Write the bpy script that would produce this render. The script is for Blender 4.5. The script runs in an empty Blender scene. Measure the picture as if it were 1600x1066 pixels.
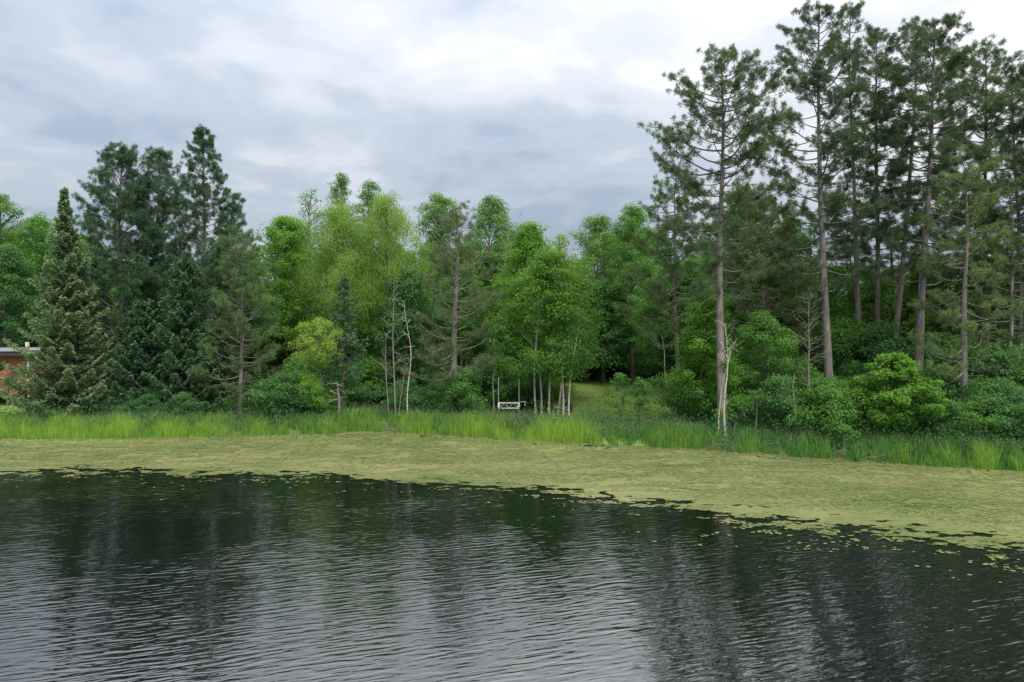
import bpy, math
import numpy as np

# ------------------------------------------------------------------ camera, sky, sun, exposure
S = bpy.context.scene
COL = S.collection
CAM_H, FPX, HOR = 5.6, 1067.0, 505.0          # camera height, focal length and horizon row of the 1600 px photograph

cam_data = bpy.data.cameras.new('camera')
cam = bpy.data.objects.new('camera', cam_data)
COL.objects.link(cam)
cam.location = (0, 0, CAM_H)
cam.rotation_euler = (math.radians(90), 0, 0)
cam_data.sensor_width = 36.0
cam_data.lens = 36.0 * FPX / 1600.0
cam_data.shift_y = -(533.0 - HOR) / 1600.0
cam_data.clip_start = 0.1
cam_data.clip_end = 4000.0
S.camera = cam

SUN_EL, SUN_AZ = 48.0, 152.0                    # elevation, azimuth clockwise from the view direction (+Y)
se, sa = math.radians(SUN_EL), math.radians(SUN_AZ)
SUN_DIR = (math.sin(sa) * math.cos(se), math.cos(sa) * math.cos(se), math.sin(se))

sun_data = bpy.data.lights.new('sun', 'SUN')
sun_data.energy = 2.0
sun_data.angle = math.radians(20)
sun_data.color = (1.0, 0.95, 0.86)
sun = bpy.data.objects.new('sun', sun_data)
COL.objects.link(sun)
sun.rotation_euler = (math.radians(90 - SUN_EL), 0, math.pi - sa)

OFF1, OFF2, OFF3 = (34.29, 12.14, 7.1), (16.68, 36.67, 0.82), (33.05, 8.34, 4.89)
W = bpy.data.worlds.new('World')
S.world = W
W.use_nodes = True


def build_world():
    nt = W.node_tree
    nt.nodes.clear()
    N = nt.nodes.new
    L = nt.links.new

    def math_(op, a, b=None, clamp=False):
        n = N('ShaderNodeMath'); n.operation = op; n.use_clamp = clamp
        for i, v in enumerate((a, b)):
            if v is None: continue
            if isinstance(v, (int, float)): n.inputs[i].default_value = v
            else: L(v, n.inputs[i])
        return n.outputs[0]

    def ramp(fac, stops):
        n = N('ShaderNodeValToRGB')
        cr = n.color_ramp
        cr.interpolation = 'EASE'
        while len(cr.elements) < len(stops): cr.elements.new(0.5)
        for e, (p, c) in zip(cr.elements, stops):
            e.position = p; e.color = (*c, 1)
        L(fac, n.inputs[0])
        return n.outputs[0]

    def mix(fac, a, b, mode='MIX'):
        n = N('ShaderNodeMixRGB'); n.blend_type = mode
        for i, v in enumerate((fac, a, b)):
            if isinstance(v, (int, float)): n.inputs[i].default_value = v
            elif isinstance(v, tuple): n.inputs[i].default_value = (*v, 1)
            else: L(v, n.inputs[i])
        return n.outputs[0]

    tc = N('ShaderNodeTexCoord').outputs['Generated']
    sep = N('ShaderNodeSeparateXYZ'); L(tc, sep.inputs[0])
    z = math_('MAXIMUM', sep.outputs[2], 0.0)
    den = math_('ADD', z, 0.22)
    cx = math_('DIVIDE', sep.outputs[0], den)
    cy = math_('DIVIDE', sep.outputs[1], den)
    comb = N('ShaderNodeCombineXYZ'); L(cx, comb.inputs[0]); L(cy, comb.inputs[1])

    def noise(scale, detail, rough, off, dist=0.0):
        mp = N('ShaderNodeMapping'); mp.inputs['Location'].default_value = off
        L(comb.outputs[0], mp.inputs[0])
        n = N('ShaderNodeTexNoise'); n.inputs['Scale'].default_value = scale
        n.inputs['Detail'].default_value = detail; n.inputs['Roughness'].default_value = rough
        n.inputs['Distortion'].default_value = dist
        L(mp.outputs[0], n.inputs['Vector'])
        return n.outputs['Fac']

    n1 = noise(1.05, 6, 0.50, OFF1, 0.15)
    n2 = noise(3.0, 7, 0.50, OFF2, 0.30)
    n3 = noise(0.38, 2, 0.5, OFF3)
    dens = math_('ADD', math_('ADD', math_('MULTIPLY', n1, 0.40), math_('MULTIPLY', n2, 0.38)), math_('MULTIPLY', n3, 0.30))
    # a thick layer: blue-grey low down, thinner and brighter towards the zenith and the hidden sun
    dot = N('ShaderNodeVectorMath'); dot.operation = 'DOT_PRODUCT'
    L(tc, dot.inputs[0]); dot.inputs[1].default_value = SUN_DIR
    glow = math_('POWER', math_('MULTIPLY', math_('ADD', dot.outputs['Value'], 1.0), 0.5), 2.0)
    alt = math_('MULTIPLY', z, 0.34)
    lit = math_('ADD', dens, math_('ADD', math_('MULTIPLY', glow, 0.10), alt))
    cloud = ramp(lit, [(0.51, (0.275, 0.335, 0.415)), (0.59, (0.365, 0.41, 0.48)), (0.67, (0.49, 0.515, 0.56)),
                       (0.76, (0.62, 0.63, 0.645)), (0.92, (0.86, 0.85, 0.84))])
    # an overcast dome is about three times as bright overhead as at the horizon
    dome = math_('ADD', math_('MULTIPLY', z, 1.40), 0.80)
    cloud = mix(1.0, cloud, dome, 'MULTIPLY')
    sky = N('ShaderNodeTexSky'); sky.sky_type = 'NISHITA'; sky.sun_disc = False
    sky.sun_elevation = se; sky.sun_rotation = sa
    sky.air_density = 1.2; sky.dust_density = 2.0
    blue = mix(1.0, sky.outputs[0], (0.10, 0.10, 0.10), 'MULTIPLY')
    full = mix(0.08, cloud, blue)
    bg = N('ShaderNodeBackground'); bg.inputs[1].default_value = 1.0
    L(full, bg.inputs[0])
    out = N('ShaderNodeOutputWorld'); L(bg.outputs[0], out.inputs[0])


build_world()

S.view_settings.view_transform = 'Standard'
S.view_settings.look = 'None'
S.view_settings.exposure = 0.5
S.view_settings.gamma = 1.0
S.view_settings.use_curve_mapping = False
S.render.engine = 'CYCLES'
S.cycles.max_bounces = 6
S.cycles.diffuse_bounces = 3
S.cycles.glossy_bounces = 3
S.cycles.transmission_bounces = 3
S.cycles.use_denoising = True
S.cycles.caustics_reflective = False
S.cycles.caustics_refractive = False

# ------------------------------------------------------------------ small tools


def vhash(ix, iy, seed):
    h = (ix.astype(np.int64) * 374761393 + iy.astype(np.int64) * 668265263 + seed * 1442695041) & 0x7fffffff
    h = ((h ^ (h >> 13)) * 1274126177) & 0x7fffffff
    return ((h ^ (h >> 16)) & 0xffff) / 65535.0


def vnoise(x, y, seed=0):
    x = np.asarray(x, float); y = np.asarray(y, float)
    ix = np.floor(x); iy = np.floor(y)
    fx = x - ix; fy = y - iy
    fx = fx * fx * (3 - 2 * fx); fy = fy * fy * (3 - 2 * fy)
    a = vhash(ix, iy, seed); b = vhash(ix + 1, iy, seed)
    c = vhash(ix, iy + 1, seed); d = vhash(ix + 1, iy + 1, seed)
    return (a * (1 - fx) + b * fx) * (1 - fy) + (c * (1 - fx) + d * fx) * fy


def fbm(x, y, seed=0, octv=4):
    s = 0; amp = 0.5; tot = 0
    for i in range(octv):
        s = s + amp * vnoise(np.asarray(x) * 2 ** i, np.asarray(y) * 2 ** i, seed + i * 17)
        tot += amp; amp *= 0.5
    return s / tot


def unit(v):
    return v / np.maximum(np.linalg.norm(v, axis=-1, keepdims=True), 1e-9)


class Acc:
    """collects vertices, faces and a per-vertex tint, and becomes one mesh"""
    def __init__(self):
        self.v = []; self.f = []; self.t = []; self.n = 0

    def add(self, v, f, tint=0.5):
        v = np.asarray(v, np.float32).reshape(-1, 3)
        f = np.asarray(f, np.int64)
        self.v.append(v); self.f.append(f + self.n)
        self.t.append(np.full(len(v), tint, np.float32) if np.isscalar(tint) else np.asarray(tint, np.float32))
        self.n += len(v)

    def mesh(self, name, mat=None, smooth=False):
        me = bpy.data.meshes.new(name)
        v = np.concatenate(self.v)
        me.vertices.add(len(v)); me.vertices.foreach_set('co', v.ravel())
        loops = np.concatenate([f.ravel() for f in self.f]).astype(np.int32)
        sizes = np.concatenate([np.full(len(f), f.shape[1]) for f in self.f]).astype(np.int32)
        starts = np.concatenate([[0], np.cumsum(sizes)[:-1]]).astype(np.int32)
        me.loops.add(len(loops)); me.loops.foreach_set('vertex_index', loops)
        me.polygons.add(len(sizes)); me.polygons.foreach_set('loop_start', starts)
        me.polygons.foreach_set('use_smooth', np.full(len(sizes), smooth))
        at = me.attributes.new('tint', 'FLOAT', 'POINT')
        at.data.foreach_set('value', np.concatenate(self.t))
        me.update(calc_edges=True)
        if mat: me.materials.append(mat)
        return me


def link(name, me, parent=None, loc=None):
    o = bpy.data.objects.new(name, me)
    COL.objects.link(o)
    if parent is not None: o.parent = parent
    if loc is not None: o.location = loc
    return o


def tag(o, label, cat, group=None, kind=None):
    o['label'] = label; o['category'] = cat
    if group: o['group'] = group
    if kind: o['kind'] = kind
    return o


def thing(name, label, cat, loc, rz=0.0, group=None):
    o = link(name, None, None, loc)
    o.empty_display_size = 0.3
    o.rotation_euler = (0, 0, rz)
    return tag(o, label, cat, group)


def copy_tree(root, loc, rz, scale, label, group):
    r = root.copy(); COL.objects.link(r)
    r.location = loc; r.rotation_euler = (0, 0, rz); r.scale = scale
    r['label'] = label; r['group'] = group
    for ch in root.children:
        c = ch.copy(); COL.objects.link(c); c.parent = r
    return r


def box(acc, lo, hi, tint=0.5):
    x0, y0, z0 = lo; x1, y1, z1 = hi
    v = [(x0, y0, z0), (x1, y0, z0), (x1, y1, z0), (x0, y1, z0), (x0, y0, z1), (x1, y0, z1), (x1, y1, z1), (x0, y1, z1)]
    f = [(0, 3, 2, 1), (4, 5, 6, 7), (0, 1, 5, 4), (1, 2, 6, 5), (2, 3, 7, 6), (3, 0, 4, 7)]
    acc.add(v, f, tint)


def tube(acc, pts, rad, sides=6, tint=0.5, cap=True):
    p = np.asarray(pts, float); n = len(p)
    r = np.broadcast_to(np.asarray(rad, float), (n,))
    t = unit(np.gradient(p, axis=0))
    ref = np.array([1.0, 0.13, 0.07]) if abs(t[0][0]) < 0.8 else np.array([0.07, 1.0, 0.1])
    a = unit(np.cross(t, ref)); b = np.cross(t, a)
    ang = np.arange(sides) * 2 * math.pi / sides
    ring = p[:, None] + r[:, None, None] * (np.cos(ang)[None, :, None] * a[:, None] + np.sin(ang)[None, :, None] * b[:, None])
    i = np.arange(n - 1)[:, None] * sides; j = np.arange(sides)[None]; k = (j + 1) % sides
    f = np.stack([i + j, i + k, i + sides + k, i + sides + j], -1).reshape(-1, 4)
    acc.add(ring.reshape(-1, 3), f, tint)
    if cap:
        acc.add(ring[-1], np.arange(sides)[None], tint)
        acc.add(ring[0], np.arange(sides)[None, ::-1], tint)


def leaves(acc, c, nrm, size, rng, aspect=0.6, tint=0.5, axis=None):
    """diamond leaves, gently folded along the midrib"""
    n = len(c)
    nrm = unit(nrm)
    ref = rng.normal(size=(n, 3)) if axis is None else axis
    t = unit(np.cross(nrm, np.cross(ref, nrm)) + 1e-6)
    b = np.cross(nrm, t)
    s = np.asarray(size).reshape(-1, 1) * 0.5
    w = s * aspect
    v = np.stack([c - t * s, c + b * w + nrm * w * 0.25, c + t * s, c - b * w + nrm * w * 0.25], 1).reshape(-1, 3)
    f = np.arange(n * 4).reshape(n, 4)
    acc.add(v, f, np.repeat(np.broadcast_to(tint, (n,)), 4))


def needles(acc, c, d, rng, k=24, length=0.2, width=0.02, spread=0.75, tint=0.5):
    """a tuft of needles at every centre c, pointing about d"""
    n = len(c)
    d = unit(d)
    dirs = unit(d[:, None] * 0.55 + unit(rng.normal(size=(n, k, 3))) * spread)
    ln = length * (0.7 + 0.5 * rng.random((n, k, 1)))
    base = c[:, None] - d[:, None] * ((rng.random((n, k, 1)) - .3) * length * 0.7)
    tip = base + dirs * ln
    side = unit(np.cross(dirs, rng.normal(size=(n, k, 3)))) * width * 0.5
    mid = base + dirs * ln * 0.3
    v = np.stack([mid - side, mid + side, tip], 2).reshape(-1, 3)
    f = np.arange(n * k * 3).reshape(-1, 3)
    acc.add(v, f, np.repeat(np.broadcast_to(tint, (n,)), k * 3))


# ------------------------------------------------------------------ materials


def new_mat(name):
    m = bpy.data.materials.new(name)
    m.use_nodes = True
    nt = m.node_tree
    return m, nt, nt.nodes['Principled BSDF'], nt.nodes['Material Output']


def ramp_node(nt, fac, stops, interp='LINEAR'):
    n = nt.nodes.new('ShaderNodeValToRGB')
    cr = n.color_ramp; cr.interpolation = interp
    while len(cr.elements) < len(stops): cr.elements.new(0.5)
    for e, (p, c) in zip(cr.elements, stops):
        e.position = p; e.color = (*c, 1)
    nt.links.new(fac, n.inputs[0])
    return n.outputs[0]


def noise_node(nt, scale, detail=4, rough=0.55, coord='Object', mscale=(1, 1, 1), rot=(0, 0, 0), loc=(0, 0, 0), dist=0.0):
    tc = nt.nodes.new('ShaderNodeTexCoord')
    mp = nt.nodes.new('ShaderNodeMapping')
    mp.inputs['Scale'].default_value = mscale; mp.inputs['Rotation'].default_value = rot
    mp.inputs['Location'].default_value = loc
    nt.links.new(tc.outputs[coord], mp.inputs[0])
    n = nt.nodes.new('ShaderNodeTexNoise')
    n.inputs['Scale'].default_value = scale; n.inputs['Detail'].default_value = detail
    n.inputs['Roughness'].default_value = rough; n.inputs['Distortion'].default_value = dist
    nt.links.new(mp.outputs[0], n.inputs['Vector'])
    return n.outputs['Fac']


def mathn(nt, op, a, b=None, clamp=False):
    n = nt.nodes.new('ShaderNodeMath'); n.operation = op; n.use_clamp = clamp
    for i, v in enumerate((a, b)):
        if v is None: continue
        if isinstance(v, (int, float)): n.inputs[i].default_value = v
        else: nt.links.new(v, n.inputs[i])
    return n.outputs[0]


def bump_to(nt, bsdf, height, strength, dist):
    b = nt.nodes.new('ShaderNodeBump')
    b.inputs['Strength'].default_value = strength; b.inputs['Distance'].default_value = dist
    nt.links.new(height, b.inputs['Height']); nt.links.new(b.outputs[0], bsdf.inputs['Normal'])


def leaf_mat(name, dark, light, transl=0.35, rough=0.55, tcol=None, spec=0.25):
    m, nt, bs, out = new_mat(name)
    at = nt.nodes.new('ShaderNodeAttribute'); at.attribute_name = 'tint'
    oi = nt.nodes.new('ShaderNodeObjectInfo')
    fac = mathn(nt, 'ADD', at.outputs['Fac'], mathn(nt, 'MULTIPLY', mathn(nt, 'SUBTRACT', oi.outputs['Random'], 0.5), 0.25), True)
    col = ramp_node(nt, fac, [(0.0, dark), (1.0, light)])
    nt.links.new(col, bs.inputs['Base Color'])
    bs.inputs['Roughness'].default_value = rough
    bs.inputs['Specular IOR Level'].default_value = spec
    tr = nt.nodes.new('ShaderNodeBsdfTranslucent')
    mx = nt.nodes.new('ShaderNodeMixRGB'); mx.blend_type = 'MULTIPLY'; mx.inputs[0].default_value = 1
    nt.links.new(col, mx.inputs[1]); mx.inputs[2].default_value = (*(tcol or (1.5, 1.5, 0.7)), 1)
    nt.links.new(mx.outputs[0], tr.inputs['Color'])
    ms = nt.nodes.new('ShaderNodeMixShader'); ms.inputs[0].default_value = transl
    nt.links.new(bs.outputs[0], ms.inputs[1]); nt.links.new(tr.outputs[0], ms.inputs[2])
    nt.links.new(ms.outputs[0], out.inputs['Surface'])
    return m


def bark_mat(name, a, b, scale=6, vert=0.2, bump=0.6):
    m, nt, bs, out = new_mat(name)
    f = noise_node(nt, scale, 6, 0.65, 'Object', (1, 1, vert))
    nt.links.new(ramp_node(nt, f, [(0.32, a), (0.68, b)]), bs.inputs['Base Color'])
    bs.inputs['Roughness'].default_value = 0.9
    bs.inputs['Specular IOR Level'].default_value = 0.15
    bump_to(nt, bs, f, bump, 0.05)
    return m


def plain_mat(name, col, rough=0.6, metal=0.0, var=0.15, scale=8, bump=0.0):
    m, nt, bs, out = new_mat(name)
    f = noise_node(nt, scale, 5, 0.6)
    d = tuple(c * (1 - var) for c in col); l = tuple(min(1, c * (1 + var)) for c in col)
    nt.links.new(ramp_node(nt, f, [(0.3, d), (0.7, l)]), bs.inputs['Base Color'])
    bs.inputs['Roughness'].default_value = rough
    bs.inputs['Metallic'].default_value = metal
    if bump: bump_to(nt, bs, f, bump, 0.01)
    return m


M = {}
M['pine'] = leaf_mat('red_pine_needles', (0.034, 0.080, 0.046), (0.130, 0.205, 0.092), 0.22, 0.5)
M['pine_low'] = leaf_mat('pine_needles_olive', (0.055, 0.120, 0.055), (0.170, 0.255, 0.095), 0.25, 0.5)
M['pine_brown'] = leaf_mat('thin_pine_needles', (0.060, 0.105, 0.055), (0.170, 0.225, 0.100), 0.25, 0.5)
M['pine_dark'] = leaf_mat('dark_pine_needles', (0.028, 0.082, 0.048), (0.100, 0.190, 0.088), 0.22, 0.5)
M['spruce'] = leaf_mat('spruce_needles', (0.030, 0.084, 0.046), (0.105, 0.190, 0.085), 0.15, 0.5)
M['spruce_light'] = leaf_mat('pale_spruce_needles', (0.065, 0.135, 0.070), (0.210, 0.300, 0.140), 0.18, 0.5)
M['leaf_mid'] = leaf_mat('mid_green_leaves', (0.038, 0.140, 0.038), (0.135, 0.300, 0.060), 0.40)
M['leaf_deep'] = leaf_mat('deep_green_leaves', (0.028, 0.110, 0.042), (0.105, 0.240, 0.068), 0.35)
M['leaf_aspen'] = leaf_mat('aspen_leaves', (0.062, 0.168, 0.064), (0.185, 0.335, 0.110), 0.38)
M['leaf_willow'] = leaf_mat('yellow_green_leaves', (0.105, 0.220, 0.046), (0.265, 0.395, 0.085), 0.42)
M['leaf_lime'] = leaf_mat('lime_leaves', (0.130, 0.240, 0.045), (0.280, 0.400, 0.080), 0.42)
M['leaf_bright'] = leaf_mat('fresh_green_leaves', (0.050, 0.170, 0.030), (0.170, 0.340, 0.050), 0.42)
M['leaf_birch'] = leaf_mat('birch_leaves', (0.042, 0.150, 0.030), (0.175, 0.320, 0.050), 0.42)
M['reed'] = leaf_mat('reed_blades', (0.050, 0.185, 0.048), (0.305, 0.455, 0.070), 0.38, 0.5)
M['grass'] = leaf_mat('bank_grass_blades', (0.050, 0.160, 0.070), (0.230, 0.340, 0.120), 0.35, 0.5)
M['straw'] = leaf_mat('dry_seed_heads', (0.20, 0.17, 0.10), (0.32, 0.27, 0.17), 0.25, 0.7)
M['bark_pine'] = bark_mat('red_pine_bark', (0.095, 0.086, 0.080), (0.240, 0.224, 0.208), 5, 0.25)
M['bark_dark'] = bark_mat('dark_bark', (0.055, 0.045, 0.038), (0.150, 0.130, 0.115), 6, 0.2)
M['bark_grey'] = bark_mat('grey_dead_wood', (0.150, 0.134, 0.114), (0.300, 0.274, 0.240), 8, 0.2, 0.4)


def birch_mat():
    m, nt, bs, out = new_mat('white_birch_bark')
    f = noise_node(nt, 3.0, 4, 0.6, 'Object', (2, 2, 5))
    nt.links.new(ramp_node(nt, f, [(0.34, (0.10, 0.09, 0.08)), (0.42, (0.38, 0.36, 0.32)), (0.60, (0.56, 0.54, 0.49))]), bs.inputs['Base Color'])
    bs.inputs['Roughness'].default_value = 0.7
    return m


M['birch'] = birch_mat()


WAVE = (0.0205, 0.0048, 0.0006)


def water_mat():
    m, nt, bs, out = new_mat('dark_rippled_water')
    bs.inputs['Base Color'].default_value = (0.003, 0.005, 0.005, 1)
    bs.inputs['Roughness'].default_value = 0.02
    bs.inputs['IOR'].default_value = 2.8
    def ripple(deg, sx, sy, detail, rough, loc, dist=0.0):
        tc = nt.nodes.new('ShaderNodeTexCoord'); mp = nt.nodes.new('ShaderNodeMapping'); mp.vector_type = 'TEXTURE'
        mp.inputs['Rotation'].default_value = (0, 0, math.radians(deg)); mp.inputs['Location'].default_value = loc
        mp.inputs['Scale'].default_value = (sx, sy, 1)
        nt.links.new(tc.outputs['Object'], mp.inputs[0])
        n = nt.nodes.new('ShaderNodeTexNoise'); n.inputs['Scale'].default_value = 1.0
        n.inputs['Detail'].default_value = detail; n.inputs['Roughness'].default_value = rough; n.inputs['Distortion'].default_value = dist
        nt.links.new(mp.outputs[0], n.inputs['Vector'])
        return n.outputs['Fac']
    gust = ripple(18, 7.0, 4.5, 2, 0.5, (4, 1, 0))
    g = mathn(nt, 'ADD', mathn(nt, 'MULTIPLY', mathn(nt, 'SUBTRACT', gust, 0.40, True), 2.6), 0.44)
    swell = ripple(17, 0.55, 0.108, 1, 0.4, (0, 0, 0), 0.40)
    mid = ripple(11, 0.27, 0.07, 1, 0.5, (9, 4, 0), 0.2)
    fine = ripple(26, 0.16, 0.07, 2, 0.5, (2, 6, 0))
    h = mathn(nt, 'ADD', mathn(nt, 'ADD', mathn(nt, 'MULTIPLY', swell, WAVE[0]), mathn(nt, 'MULTIPLY', mid, WAVE[1])), mathn(nt, 'MULTIPLY', fine, WAVE[2]))
    h = mathn(nt, 'MULTIPLY', h, g)
    bump_to(nt, bs, h, 1.0, 1.0)
    return m


def duckweed_mat():
    m, nt, bs, out = new_mat('duckweed_mat')
    big = noise_node(nt, 0.22, 4, 0.6, 'Object', (0.6, 1.6, 1))
    small = noise_node(nt, 4.5, 6, 0.75, 'Object', (0.7, 1.5, 1))
    patch = noise_node(nt, 1.1, 6, 0.7, 'Object', (0.6, 1.4, 1), (0, 0, 0), (7, 3, 0))
    f = mathn(nt, 'ADD', mathn(nt, 'ADD', mathn(nt, 'MULTIPLY', big, 0.42), mathn(nt, 'MULTIPLY', small, 0.28)), mathn(nt, 'MULTIPLY', patch, 0.32))
    col = ramp_node(nt, f, [(0.36, (0.060, 0.092, 0.030)), (0.45, (0.155, 0.184, 0.074)), (0.54, (0.215, 0.224, 0.102)), (0.63, (0.300, 0.286, 0.142))])
    speck = noise_node(nt, 11.0, 3, 0.6, 'Object', (0.6, 1.4, 1))
    mxs = nt.nodes.new('ShaderNodeMixRGB'); mxs.inputs[2].default_value = (0.020, 0.028, 0.016, 1)
    nt.links.new(mathn(nt, 'MULTIPLY', mathn(nt, 'SUBTRACT', 0.36, speck), 9.0, True), mxs.inputs[0]); nt.links.new(col, mxs.inputs[1])
    at = nt.nodes.new('ShaderNodeAttribute'); at.attribute_name = 'tint'
    ptint = ramp_node(nt, at.outputs['Fac'], [(0.0, (0.66, 0.76, 0.62)), (0.5, (1.04, 1.06, 1.02)), (1.0, (1.30, 1.28, 1.22))])
    mxt = nt.nodes.new('ShaderNodeMixRGB'); mxt.blend_type = 'MULTIPLY'; mxt.inputs[0].default_value = 1.0
    nt.links.new(mxs.outputs[0], mxt.inputs[1]); nt.links.new(ptint, mxt.inputs[2])
    col = mxt.outputs[0]
    nt.links.new(col, bs.inputs['Base Color'])
    bs.inputs['Roughness'].default_value = 0.22
    bs.inputs['Specular IOR Level'].default_value = 0.9
    bump_to(nt, bs, small, 0.14, 0.02)
    return m


def ground_mat():
    m, nt, bs, out = new_mat('forest_floor_and_lawn')
    at = nt.nodes.new('ShaderNodeAttribute'); at.attribute_name = 'tint'
    n = noise_node(nt, 1.3, 6, 0.65)
    n2 = noise_node(nt, 14, 4, 0.7)
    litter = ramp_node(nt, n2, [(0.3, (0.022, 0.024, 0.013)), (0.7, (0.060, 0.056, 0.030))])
    grass = ramp_node(nt, mathn(nt, 'ADD', mathn(nt, 'MULTIPLY', n, 0.7), mathn(nt, 'MULTIPLY', n2, 0.3)),
                      [(0.30, (0.120, 0.195, 0.042)), (0.50, (0.200, 0.285, 0.065)), (0.68, (0.275, 0.280, 0.105))])
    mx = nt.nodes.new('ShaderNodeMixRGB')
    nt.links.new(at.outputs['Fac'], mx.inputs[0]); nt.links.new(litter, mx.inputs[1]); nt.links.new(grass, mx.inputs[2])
    nt.links.new(mx.outputs[0], bs.inputs['Base Color'])
    bs.inputs['Roughness'].default_value = 0.95
    bs.inputs['Specular IOR Level'].default_value = 0.1
    bump_to(nt, bs, n2, 0.6, 0.06)
    return m


M['water'] = water_mat(); M['duckweed'] = duckweed_mat(); M['ground'] = ground_mat()

# ------------------------------------------------------------------ the setting


def wx(px, Y): return (px - 800.0) / FPX * Y
def wz(py, Y): return CAM_H - (py - HOR) / FPX * Y


def on_water(pts):
    out = []
    for px, py in pts:
        Y = CAM_H * FPX / (py - HOR)
        out.append((wx(px, Y), Y))
    return np.array(out)


SHORE = on_water([(0, 685), (150, 685), (300, 683), (440, 680), (520, 678), (560, 673), (620, 675), (700, 680), (800, 686), (900, 692),
                  (1000, 697), (1100, 702), (1200, 710), (1300, 718), (1400, 724), (1500, 730), (1600, 735)])
SHORE = np.vstack([[(-400, 60), (-120, 40), (-60, 33.5)], SHORE, [(26, 24.0), (40, 19), (90, 8), (400, -40)]])
OUTER = on_water([(0, 735), (100, 731), (200, 733), (300, 736), (420, 739), (500, 741), (600, 746), (700, 751), (800, 757), (900, 765),
                  (1000, 777), (1100, 789), (1200, 799), (1300, 809), (1400, 819), (1500, 831), (1600, 846)])
OUTER = np.vstack([[(-90, 27), (-40, 26.0)], OUTER, [(16, 15.0), (20, 12.5), (30, 7)]])


def shore_y(x): return np.interp(x, SHORE[:, 0], SHORE[:, 1])
def outer_y(x): return np.interp(x, OUTER[:, 0], OUTER[:, 1])


def ground_z(x, y):
    x = np.asarray(x, float); y = np.asarray(y, float)
    s = y - shore_y(x)
    z = np.where(s < 0, np.maximum(s * 0.35, -1.6) - 0.03, 0.0)
    zp = 0.06 + 0.34 * (1 - np.exp(-np.maximum(s, 0) / 1.6)) + 0.024 * np.clip(s, 0, 60)
    zp = zp + (fbm(x * 0.25, y * 0.25, 5) - 0.5) * 0.25 * np.clip(s / 4, 0, 1)
    return np.where(s < 0, z, zp)


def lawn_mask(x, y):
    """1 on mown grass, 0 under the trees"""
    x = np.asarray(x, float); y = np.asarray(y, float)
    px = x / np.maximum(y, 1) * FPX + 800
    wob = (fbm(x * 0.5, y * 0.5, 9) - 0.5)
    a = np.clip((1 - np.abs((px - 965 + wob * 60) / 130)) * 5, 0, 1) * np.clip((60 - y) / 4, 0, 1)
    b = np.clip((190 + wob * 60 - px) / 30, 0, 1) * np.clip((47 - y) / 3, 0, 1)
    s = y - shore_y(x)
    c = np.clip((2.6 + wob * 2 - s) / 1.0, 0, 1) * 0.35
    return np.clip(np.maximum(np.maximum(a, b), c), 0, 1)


def build_ground():
    xs = np.concatenate([[-1500, -700, -350, -200, -120, -80], np.arange(-60, 46, 0.6), [55, 70, 100, 160, 260, 420, 800, 1500]])
    ys = np.concatenate([[-900, -400, -200, -100, -50, -20, 0, 10], np.arange(16, 64, 0.6), [70, 80, 95, 120, 160, 240, 400, 800, 1500]])
    X, Y = np.meshgrid(xs, ys)
    Z = ground_z(X, Y)
    a = Acc()
    ny, nx = X.shape
    i = np.arange(ny - 1)[:, None] * nx + np.arange(nx - 1)[None]
    f = np.stack([i, i + 1, i + nx + 1, i + nx], -1).reshape(-1, 4)
    a.add(np.stack([X, Y, Z], -1).reshape(-1, 3), f, lawn_mask(X, Y).ravel())
    o = link('ground', a.mesh('ground', M['ground'], True)); o['kind'] = 'structure'
    o['label'] = 'grassy bank and shaded forest floor behind the lake'
    # the lake
    a = Acc()
    xs = np.linspace(-300, 300, 25); ys = np.linspace(-300, 46, 21)
    X, Y = np.meshgrid(xs, ys); ny, nx = X.shape
    i = np.arange(ny - 1)[:, None] * nx + np.arange(nx - 1)[None]
    a.add(np.stack([X, Y, 0 * X], -1).reshape(-1, 3), np.stack([i, i + 1, i + nx + 1, i + nx], -1).reshape(-1, 4))
    o = link('lake_water', a.mesh('lake_water', M['water'], True)); o['kind'] = 'structure'
    o['label'] = 'dark rippled lake water reflecting trees and sky'


build_ground()


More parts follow.
